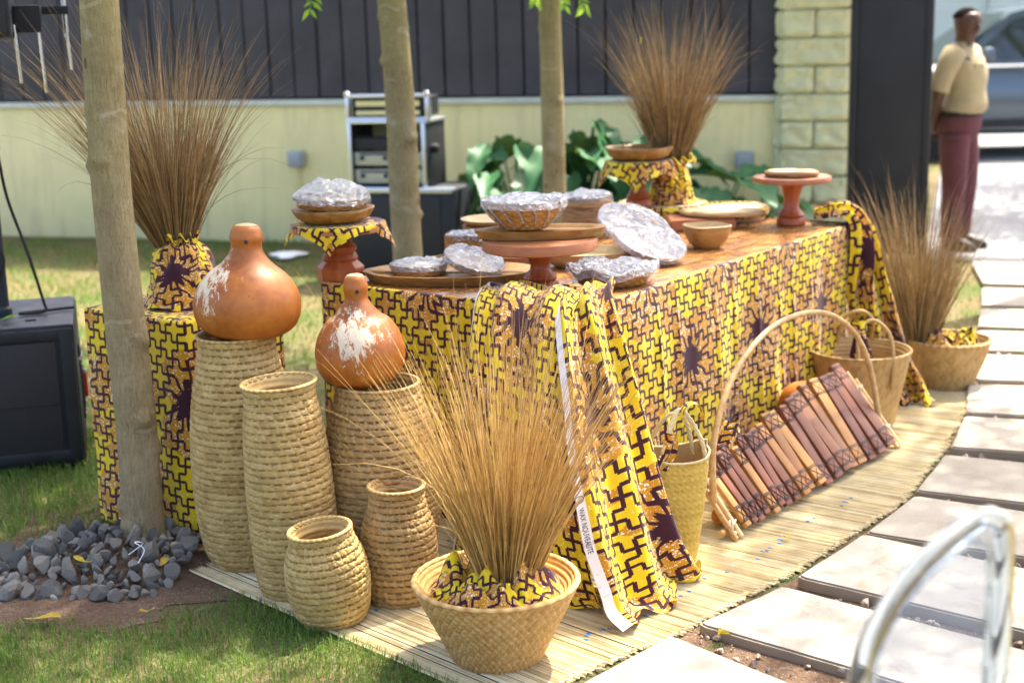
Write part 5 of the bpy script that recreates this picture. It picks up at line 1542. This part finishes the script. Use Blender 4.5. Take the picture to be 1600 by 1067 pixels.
Ed = [(0, 1), (1, 2), (2, 3), (3, 4), (4, 5), (5, 6), (6, 7), (7, 8), (3, 9), (9, 10), (10, 11), (11, 12), (3, 13), (13, 14), (14, 15), (15, 16), (0, 17), (17, 18), (18, 19), (19, 20), (20, 21), (0, 22), (22, 23), (23, 24), (24, 25), (25, 26)]
# fingers, curled behind the back
for hnd, sg in ((12, 1), (16, -1)):
    hx = Vector(J[hnd][0])
    for q, (dy, l) in enumerate(((-.026, .05), (-.009, .06), (.009, .058), (.026, .045))):
        i0 = len(J); J.append((tuple(hx + Vector((-.008 + dy * .3, .012 * sg, -.035 + abs(dy) * .2)) + Vector((dy, 0, 0))), .010)); J.append((tuple(hx + Vector((dy, .03 * sg, -.035 - l * .6))), .0085)); Ed += [(hnd, i0), (i0, i0 + 1)]
    i0 = len(J); J.append((tuple(hx + Vector((.035, .015 * sg, -.01))), .011)); J.append((tuple(hx + Vector((.042, .035 * sg, -.04))), .009)); Ed += [(hnd, i0), (i0, i0 + 1)]
skin('body', J, Ed, 'skin', per)
# clothing
def loft(secs, n=36, cap=False):
    m = MB(); vs, fs = [], []
    for (cx, cy, z, rx, ry) in secs:
        for i in range(n):
            a = 6.2832 * i / n; w = 1 + .06 * nz(math.cos(a) * 2.2, math.sin(a) * 2.2, z * 11) + .03 * nz(math.cos(a) * 6, math.sin(a) * 6, z * 24)
            vs.append((cx + rx * w * math.cos(a), cy + ry * w * math.sin(a), z))
    for k in range(len(secs) - 1):
        for i in range(n): j = (i + 1) % n; fs.append((k * n + i, k * n + j, (k + 1) * n + j, (k + 1) * n + i))
    if cap: fs.append(tuple(range(n))[::-1]); fs.append(tuple((len(secs) - 1) * n + i for i in range(n)))
    return m.add(vs, fs)
m = loft([(.0, 0, .965, .142, .172), (.01, 0, 1.0, .165, .190), (.025, 0, 1.03, .162, .188), (.03, 0, 1.06, .158, .182), (.03, 0, 1.11, .148, .178), (.032, 0, 1.16, .142, .176), (.032, 0, 1.22, .142, .182), (.03, 0, 1.28, .148, .195), (.012, 0, 1.37, .128, .205), (.0, 0, 1.425, .098, .165), (-.004, 0, 1.458, .070, .085), (.0, 0, 1.485, .066, .070)])
for s_ in (-1, 1):
    m.tube(catmull([(.0, s_ * .150, 1.405), (-.02, s_ * .215, 1.34), (-.055, s_ * .238, 1.24), (-.080, s_ * .246, 1.15)], 14), [.088, .090, .088, .084, .082, .080, .079, .078, .078, .077, .077, .078, .079, .080], 18)
m.build('shirt', 'khaki', per, angle=None)
m = loft([(.0, 0, 1.0, .146, .176), (.0, 0, .94, .150, .184), (-.008, 0, .87, .150, .190), (-.004, 0, .80, .118, .165), (-.004, 0, .74, .07, .10)])
for s_, dx in ((-1, 0), (1, .012)):
    m.tube(catmull([(-.004, s_ * .088, .84), (.004 + dx, s_ * .096, .64), (.012 + dx, s_ * .10, .46), (.0 + dx, s_ * .10, .24), (-.004 + dx, s_ * .10, .055)], 20), [.112 - .0025 * i for i in range(20)], 20)
m.build('trousers', 'maroon', per, angle=None)
loft([(.0, 0, .965, .152, .186), (.0, 0, .968, .158, .192), (.0, 0, 1.0, .158, .192), (.0, 0, 1.004, .150, .184)]).build('belt', 'black_soft', per)
for y, x in ((-.10, .03), (.10, .045)):
    loft([(x + .03, y, .0, .13, .045), (x + .03, y, .03, .135, .048), (x + .02, y, .06, .11, .045), (x - .02, y, .10, .06, .045)], 24, True).build('shoe', 'black', per)
def capfn(u, v):
    a = u * 6.2832; t = v * 1.35; c = Vector((.028, -.010, 1.632)); e = Vector((math.sin(t) * math.cos(a) * .102, math.sin(t) * math.sin(a) * .088, math.cos(t) * .094))
    e.x -= .010 * math.sin(t); return c + e, (u, v)
MB().grid(capfn, 30, 10, True).build('hair', 'hair', per, angle=None)
# face: turned to the camera
fc = Vector((.036, -.010, 1.605)); yaw = R(-26)
def fpos(fx, fy, fz):
    v = Vector((fx, fy, fz)); v.rotate(Euler((0, 0, yaw))); return fc + v
MB().lathe([(.010, -.022), (.016, -.016), (.012, .0), (.006, .024), (.001, .03)], 12).build('nose', 'skin', per, loc=fpos(.094, 0, -.008), rot=(0, R(-8), yaw))
for s in (-1, 1):
    MB().lathe([(.001, -.007), (.008, -.004), (.010, 0), (.008, .004), (.001, .007)], 12).build('eye', 'khaki', per, loc=fpos(.080, s * .032, .022))
    MB().lathe([(.001, -.006), (.006, -.003), (.006, .003), (.001, .006)], 10).build('pupil', 'hair', per, loc=fpos(.0885, s * .032, .022))
    MB().lathe([(.001, -.026), (.011, -.018), (.015, 0), (.012, .02), (.001, .028)], 12).build('ear', 'skin', per, loc=fpos(-.004, s * .090, .005))
MB().box((0, 0, 0), (.014, .046, .016), .006).build('mouth', 'maroon', per, loc=fpos(.084, 0, -.045), rot=(0, 0, yaw))
for z in (1.05, 1.15, 1.25, 1.34): MB().lathe([(.006, 0), (.005, .003)], 10).build('button', 'fence', per, loc=(.160 - abs(z - 1.24) * .12, -.02, z), rot=(0, R(90), 0))
pk = MB().box((0, 0, 0), (.012, .10, .11), .004).build('pocket', 'khaki', per, loc=(.150, -.075, 1.28), rot=(0, 0, R(-22)))

# ------------------------------------------------------------------ car on the road
car = thing('parked_car', (6.15, 17.0, .012), 0, 'silver grey car parked across the road behind the person', 'car')
Lc, Wc = 4.6, 1.82
def sect(x):          # half length fraction -> lower body outline: (z_sill, z_belt, half width)
    f = (x + Lc / 2) / Lc
    belt = .78 + .27 * min(1, max(0, (f - .02) / .24)) ** .6 - .08 * max(0, (f - .85) / .15) ** 2
    hw = Wc / 2 * (1 - .16 * max(0, (.10 - f) / .10) ** 2 - .12 * max(0, (f - .92) / .08) ** 2)
    return .26 + .06 * abs(f - .5), belt, hw
n = 47; vs, fs = [], []
ring = 14
for i in range(n):
    x = -Lc / 2 + Lc * i / (n - 1); z0, z1, hw = sect(x)
    pr = [(0, z0), (hw * .86, z0), (hw * .97, z0 + .06), (hw, z0 + .25), (hw * .985, z0 + .45), (hw * .96, z1 - .05), (hw * .90, z1), (0, z1 + .03)]
    pts = [(-y, z) for y, z in pr] + [(y, z) for y, z in pr[1:-1]][::-1]
    for y, z in pts: vs.append((x, y, z))
for i in range(n - 1):
    for j in range(ring): k = (j + 1) % ring; fs.append((i * ring + j, i * ring + k, (i + 1) * ring + k, (i + 1) * ring + j))
fs.append(tuple(range(ring))); fs.append(tuple((n - 1) * ring + j for j in range(ring))[::-1])
body = MB().add(vs, fs).build('body', 'car_paint', car, angle=50)
gh = [(-1.18, 1.04), (-.45, 1.60), (-.1, 1.68), (1.3, 1.66), (1.75, 1.58), (2.15, 1.05)]
vs, fs = [], []
for x, z in gh: 
    w0 = .80; w1 = .80 - .22 * (z - 1.04) / .64
    vs += [(x, -w1, z), (x, w1, z)]
nb = len(gh)
side = [i * 2 for i in range(nb)]
m = MB().add(vs, [tuple(side), tuple(i + 1 for i in side)[::-1]] + [(i * 2, i * 2 + 1, i * 2 + 3, i * 2 + 2) for i in range(nb - 1)])
m.build('roof', 'car_paint', car, angle=30)
def win(name, pts, y_off=.006):
    def pt(x, z): return (x, -(.80 - .22 * (z - 1.04) / .64) - y_off, z)
    f = MB().add([pt(*p) for p in pts] + [(pt(*p)[0], pt(*p)[1] + .004, p[1]) for p in pts], [tuple(range(len(pts)))] + [(i, (i + 1) % len(pts), len(pts) + (i + 1) % len(pts), len(pts) + i) for i in range(len(pts))])
    return f.build(name, 'car_glass', car, smooth=False)
win('front_window', [(-.95, 1.10), (-.42, 1.53), (-.1, 1.60), (.28, 1.60), (.28, 1.10)])
win('rear_window', [(.36, 1.10), (.36, 1.60), (1.25, 1.585), (1.45, 1.12)])
win('quarter_window', [(1.55, 1.12), (1.36, 1.57), (1.66, 1.52), (1.98, 1.12)])
MB().add([(-1.17, -.74, 1.075), (-1.17, .74, 1.075), (-.48, .60, 1.60), (-.48, -.60, 1.60)], [(0, 1, 2, 3)]).build('windscreen', 'car_glass', car, smooth=False, loc=(-.012, 0, .012))
mr = MB().box((-.82, -1.02, 1.16), (.12, .24, .16), .045).build('door_mirror', 'car_paint', car); MB().box((-.80, -.92, 1.09), (.06, .12, .04), .01).build('mirror_arm', 'black', mr)
for x in (-.97, .32, 1.42): MB().box((x, -.905, .70), (.008, .012, .72), .002).build('door_seam', 'black_soft', car)
for x in (.12, 1.22): MB().box((x, -.915, .90), (.18, .03, .035), .01).build('door_handle', 'car_paint', car)
MB().box((.1, -.905, .40), (2.6, .03, .10), .01).build('sill_trim', 'black', car)
for x in (-1.42, 1.42):
    for y in (-.80, .80):
        wh = MB().lathe([(.18, -.11), (.33, -.10), (.345, -.06), (.345, .06), (.33, .10), (.18, .11)], 40).build('tyre', 'black_soft', car, loc=(x, y, .345), rot=(R(90), 0, 0))
        rim_ = MB().lathe([(.001, -.06), (.05, -.075), (.12, -.07), (.20, -.10), (.215, -.105), (.215, .1)], 30); rim_.build('rim', 'alu', wh, rot=(R(180) if y < 0 else 0, 0, 0))
        for k in range(5): MB().box((.11 * math.cos(k * 1.2566), .11 * math.sin(k * 1.2566), .095), (.16, .04, .02), .004, rot=(0, 0, k * 1.2566)).build('spoke', 'alu', wh)
    MB().lathe([(.375, 0), (.375, .012)], 40).build('wheel_arch', 'black_soft', car, loc=(x, -.900, .36), rot=(R(90), 0, 0))
for y in (-.68, .68): MB().box((-2.24, y, .70), (.14, .34, .12), .03).build('headlight', 'chrome', car)
MB().box((-2.29, 0, .55), (.03, .9, .18), .01).build('grille', 'black', car)

# ------------------------------------------------------------------ clear chair in the foreground
ch = thing('clear_chair', (.598, 1.905, 0), R(0), 'clear acrylic chair back in the right foreground, out of focus', 'chair')
# local: backrest lies in a plane; outline is an arch
bd_ = Vector((.80, .60, 0)).normalized()
def bp(s, z): return bd_ * s + Vector((0, 0, z))
outl = catmull([bp(-.175, .43), bp(-.178, .58), bp(-.172, .70), bp(-.150, .775), bp(-.09, .835), bp(.0, .880), bp(.09, .903), bp(.138, .892), bp(.158, .86), bp(.162, .70), bp(.160, .43)], 70)
nrm = Vector((bd_.y, -bd_.x, 0))
m = MB()
sec = [(-.014, -.010), (.014, -.010), (.014, .010), (-.014, .010)]
MB().tube(outl, .016, 14).build('back_frame', 'acrylic', ch)
cen = sum(outl, Vector()) / len(outl)
ft = [p.lerp(cen, .05) + nrm * .0035 for p in outl]; bk_ = [p.lerp(cen, .05) - nrm * .0035 for p in outl]
nn = len(outl)
pm_ = MB(); pm_.fix = True
pm_.add([tuple(p) for p in ft + bk_], [tuple(range(nn)), tuple(range(nn, 2 * nn))[::-1]] + [(i, (i + 1) % nn, nn + (i + 1) % nn, nn + i) for i in range(nn)]).build('back_panel', 'acrylic_sheet', ch, smooth=False)
inner = [p.lerp(cen, .22) for p in outl[6:-4]]
MB().tube(inner, .004, 8).build('inner_moulding', 'acrylic', ch)
seatc = nrm * .22 + Vector((0, 0, .435))
def seat(u, v):
    p = bd_ * ((u - .5) * .40) + nrm * (.02 + v * .40) + Vector((0, 0, .435 - .015 * math.sin(math.pi * u) * math.sin(math.pi * v))); return p, (u, v)
sm = MB().grid(seat, 12, 12); so = sm.build('seat', 'acrylic', ch); sd = so.modifiers.new('thick', 'SOLIDIFY'); sd.thickness = .014
for s, q in ((-.18, .03), (.17, .03), (-.18, .40), (.17, .40)):
    MB().tube([bd_ * s + nrm * q + Vector((0, 0, .43)), bd_ * (s * 1.1) + nrm * (q + (.02 if q > .2 else -.02)) + Vector((0, 0, .004))], [.018, .012], 12).build('leg', 'acrylic', ch)
# ------------------------------------------------------------------ stone mound round the first tree
mound = thing('stone_mound', (-1.20, 4.15, 0), 0, 'heap of grey broken stones round the foot of the slim left tree', 'stone pile')
rs = random.Random(21)
tx, ty = 0.004, .17
def put_stone(x, y, z, s):
    link('stone', ROCKS[rs.randrange(12)], mound, loc=(x, y, z), rot=(rs.uniform(0, 6.3), rs.uniform(0, 6.3), rs.uniform(0, 6.3)), scale=(s * rs.uniform(.85, 1.25), s * rs.uniform(.7, 1.0), s * rs.uniform(.6, .85)))
cnt = 0
placed = []
def hgt(x, y):       # height of the heap
    d = math.hypot((x - tx + .05) / .36, (y - ty + .06) / .25)
    return .085 * max(0, 1 - d) ** .8
tries = 0
while cnt < 240 and tries < 6000:
    tries += 1
    a = rs.uniform(0, 6.2832); q = rs.random() ** .62
    x, y = tx - .08 + .44 * q * math.cos(a), ty - .12 + .29 * q * math.sin(a)
    if x > .19 - .25 * max(0, -y) or math.hypot(x - tx, y - ty) < .078: continue
    s = rs.choice((.015, .020, .026, .034, .044)) * rs.uniform(.85, 1.15)
    z = hgt(x, y)
    if any(math.hypot(x - a1, y - b1) < (s + s1) * .55 and abs(z - z1) < (s + s1) * .5 for a1, b1, z1, s1 in placed): continue
    placed.append((x, y, z, s)); put_stone(x, y, z + s * .35 + .006, s); cnt += 1
for x, y, s in ((-.42, .0, .036), (-.47, -.03, .034), (-.50, .03, .04), (-.54, -.05, .036), (-.44, -.09, .026), (-.50, -.10, .022), (-.55, .03, .024), (-.38, .05, .022), (-.57, -.08, .028)):
    put_stone(x, y, s * .4 + .006, s)
MB().grid(lambda u, v: (lambda x, y: ((x, y, max(.0, hgt(x, y) - .012) + .004), (u, v)))(tx - .48 + .96 * u, ty - .42 + .84 * v), 30, 30).build('heap_core', 'soil', mound)

# ------------------------------------------------------------------ grass
rs_ = np.random.RandomState(9)
def lawn_ok(x, y):
    sx, sy = (x + 1.46) / .76, (y - 4.06) / .37
    a = np.arctan2(sy, sx)
    soil = np.hypot(sx, sy) + rs_.uniform(-.22, .12, len(x)) < .90 + .10 * np.sin(a * 5) + .07 * np.sin(a * 11 + 1)
    d1 = (x - TB.x) * E1.x + (y - TB.y) * E1.y; d2 = -((x - TB.x) * E2.x + (y - TB.y) * E2.y)
    on_mat = (d1 > -1.04 + .14 * (.55 - d2)) & (d1 < 2.6) & (d2 > -1.3) & (d2 < .95)
    bxr = ((x - BX.x) * E1.x + (y - BX.y) * E1.y > -.01) & ((x - BX.x) * E2.x + (y - BX.y) * E2.y > -.02) & ((x - BX.x) * E1.x + (y - BX.y) * E1.y < BD) & ((x - BX.x) * E2.x + (y - BX.y) * E2.y < BW)
    return ~(soil | on_mat | bxr)
def grass(n, x0, x1, y0, y1, h, w, seed, extra=None):
    r = np.random.RandomState(seed)
    x, y = r.uniform(x0, x1, n), r.uniform(y0, y1, n)
    ok = lawn_ok(x, y)
    dens = np.sin(x * 3.1 + 1) * np.sin(y * 4.3 + x) * .5 + np.sin(x * 11 + y * 7) * .25
    ok &= r.rand(n) < (.80 + .35 * dens)
    if extra is not None: ok &= extra(x, y)
    x, y, dens = x[ok], y[ok], dens[ok]; n = len(x)
    hh = h * r.uniform(.35, 1.15, n) * (1 + .25 * dens); a = r.uniform(0, 6.2832, n); ln = r.uniform(.15, 1.0, n)
    dx, dy = np.cos(a), np.sin(a); ww = w * r.uniform(.7, 1.3, n)
    b = r.uniform(0, 6.2832, n); px, py = np.cos(b) * ww, np.sin(b) * ww
    z = np.zeros(n)
    p0 = np.stack([x - px, y - py, z], 1); p1 = np.stack([x + px, y + py, z], 1)
    mx, my = x + dx * hh * ln * .25, y + dy * hh * ln * .25
    p2 = np.stack([mx - px * .8, my - py * .8, hh * .6], 1); p3 = np.stack([mx + px * .8, my + py * .8, hh * .6], 1)
    p4 = np.stack([x + dx * hh * ln * .8, y + dy * hh * ln * .8, hh * (1 - .35 * ln)], 1)
    V = np.stack([p0, p1, p2, p3, p4], 1).reshape(-1, 3)
    i = np.arange(n) * 5
    F = np.stack([i, i + 1, i + 3, i + 2], 1).tolist() + np.stack([i + 2, i + 3, i + 4], 1).tolist()
    c = np.zeros((n, 4)); c[:, 3] = 1
    c[:, 0] = np.clip(r.beta(1.6, 3.0, n) + (r.rand(n) < .12) * .7, 0, 1.3)
    return V, F, np.repeat(c, 5, 0)
gm = MB()
for args in ((46000, -1.75, .1, 2.9, 3.95, .040, .0012, 1), (36000, -3.0, -1.0, 3.9, 6.0, .048, .0015, 2), (42000, -4.6, 1.8, 6.0, 11.6, .045, .0028, 3), (7000, -4.6, -1.6, 4.6, 7.5, .05, .002, 4)):
    V, F, c = grass(*args, extra=(lambda x, y: ~((y > 6) & (x > 1.2 + (y - 6) * .25)))); gm.add(V, F, None, c)
V, F, c = grass(2600, 1.9, 3.2, 6.4, 9.3, .05, .0025, 7, extra=lambda x, y: (x < 2.0 + (y - 6.1) * .36) & (x > 1.5 + (y - 6.1) * .30)); gm.add(V, F, None, c)
for k in range(len(rows) - 1):                       # tufts in the slab joints
    b = Vector(rows[k][1]) if k else Vector(rows[k][0]); a2 = Vector(rows[k + 1][0]); d = Vector(rows[k + 1][2]).normalized()
    for q in range(3):
        c0 = b.lerp(a2, .5) + d * (rs_.rand() * 1.1)
        for z in range(14):
            x, y = c0.x + rs_.normal() * .02, c0.y + rs_.normal() * .012; hh = rs_.uniform(.012, .034); an = rs_.uniform(0, 6.28); w = .0014
            dx, dy = math.cos(an) * hh * .7, math.sin(an) * hh * .7
            gm.add([(x - w, y, 0), (x + w, y, 0), (x + dx, y + dy, hh)], [(0, 1, 2)], None, [(rs_.rand() * .8, 0, 0, 1)] * 3)
tag(gm.build('lawn_grass', 'grass', smooth=False), 'short green lawn grass with dry patches around the tree and wall', 'grass', kind='stuff')

# ------------------------------------------------------------------ fallen leaves and scraps
def dry_leaf(loc, L, Wd, rz, label, seed, roll=.8, mat='dryleaf', rx=0):
    def fn(u, v):
        w = 1.7 * Wd * math.sin(math.pi * (.04 + .92 * v)) ** .8; s = (u - .5) * 2
        a = s * roll * (.6 + .4 * math.sin(v * 5 + seed))
        return (math.sin(a) * w / max(.3, roll), (v - .5) * L, .004 + w * (1 - math.cos(a)) + .006 * math.sin(v * 4 + seed) + .008), (u, v)
    m = MB().grid(fn, 9, 16); r = random.Random(seed)
    m.col[-1][:, 0] = [r.uniform(.1, 1) for _ in range(9 * 16)]
    o = m.build('fallen_leaf', mat, loc=loc, rot=(rx, 0, rz), angle=None)
    return tag(o, label, 'leaf', 'fallen leaves')
dry_leaf((-1.345, 3.755, .015), .115, .016, R(78), 'long yellow fallen leaf on the grass in front of the stones', 1)
dry_leaf((-1.06, 3.80, .012), .05, .012, R(70), 'short yellow fallen leaf below the stones, right of the long one', 2)
dry_leaf((-1.30, 4.02, .085), .075, .012, R(60), 'curled brown leaf lying on the grey stones', 3)
dry_leaf((-1.06, 4.02, .07), .04, .012, R(-30), 'small tan leaf among the stones below the trunk', 4)
dry_leaf((.505, 3.95, .012), .10, .03, R(-50), 'curled dry leaf on the sunny mat below the palm bag', 5, 1.6)
dry_leaf((.43, 3.76, .012), .05, .02, R(-70), 'small dry leaf on the mat near the drape hem', 6)
dry_leaf((.85, 4.25, .012), .035, .012, R(20), 'tiny leaf on the mat in front of the xylophone', 7)
dry_leaf((.56, 3.53, .015), .075, .018, R(-60), 'pale curled leaf in the joint at the near slab corner', 8, 1.6)
dry_leaf((1.24, 4.19, .012), .10, .010, R(-75), 'thin dry twig-like leaf in the slab joint', 9)
dry_leaf((-1.92, 5.28, .578), .11, .014, R(-70), 'pale green pod on top of the bass loudspeaker', 10, mat='sprig')
dry_leaf((.585, 6.40, 1.535), .05, .012, R(80), 'yellow leaf caught high in the back grass bundle', 11, rx=R(80))
o = MB().tube(catmull([(0, 0, 0), (.03, .01, .02), (.05, -.01, .04), (.03, -.03, .05), (.06, -.04, .03), (.05, -.08, .004)], 24), .0014, 5).build('white_string', 'white_tag', loc=(-1.18, 4.08, .085)); tag(o, 'tangle of thin white string on the grey stones', 'string')
o = MB().lathe([(.001, 0), (.10, .01), (.12, .03), (.05, .05), (.001, .052)], 14, mod=lambda a, v: 1 + .4 * math.sin(a * 3)).build('plastic_scrap', 'white_tag', loc=(-1.62, 10.3, 0)); tag(o, 'white plastic scrap lying on the lawn by the wall', 'litter')
o = MB().grid(lambda u, v: ((.012 * (u - .5), .10 * (v - .5), .012 + .006 * math.sin(v * 9)), (u, v)), 4, 14).build('red_ribbon', 'red_plastic', loc=(.915, 3.86, .004), rot=(0, 0, R(52))); tag(o, 'scrap of red ribbon in the slab joint', 'litter')
o = link('blue_pebble', ROCKS[4], None, (.985, 3.80, .016), (.4, .9, 0), (.016, .015, .013)); tag(o, 'rounded grey-blue pebble beside the red ribbon', 'pebble')
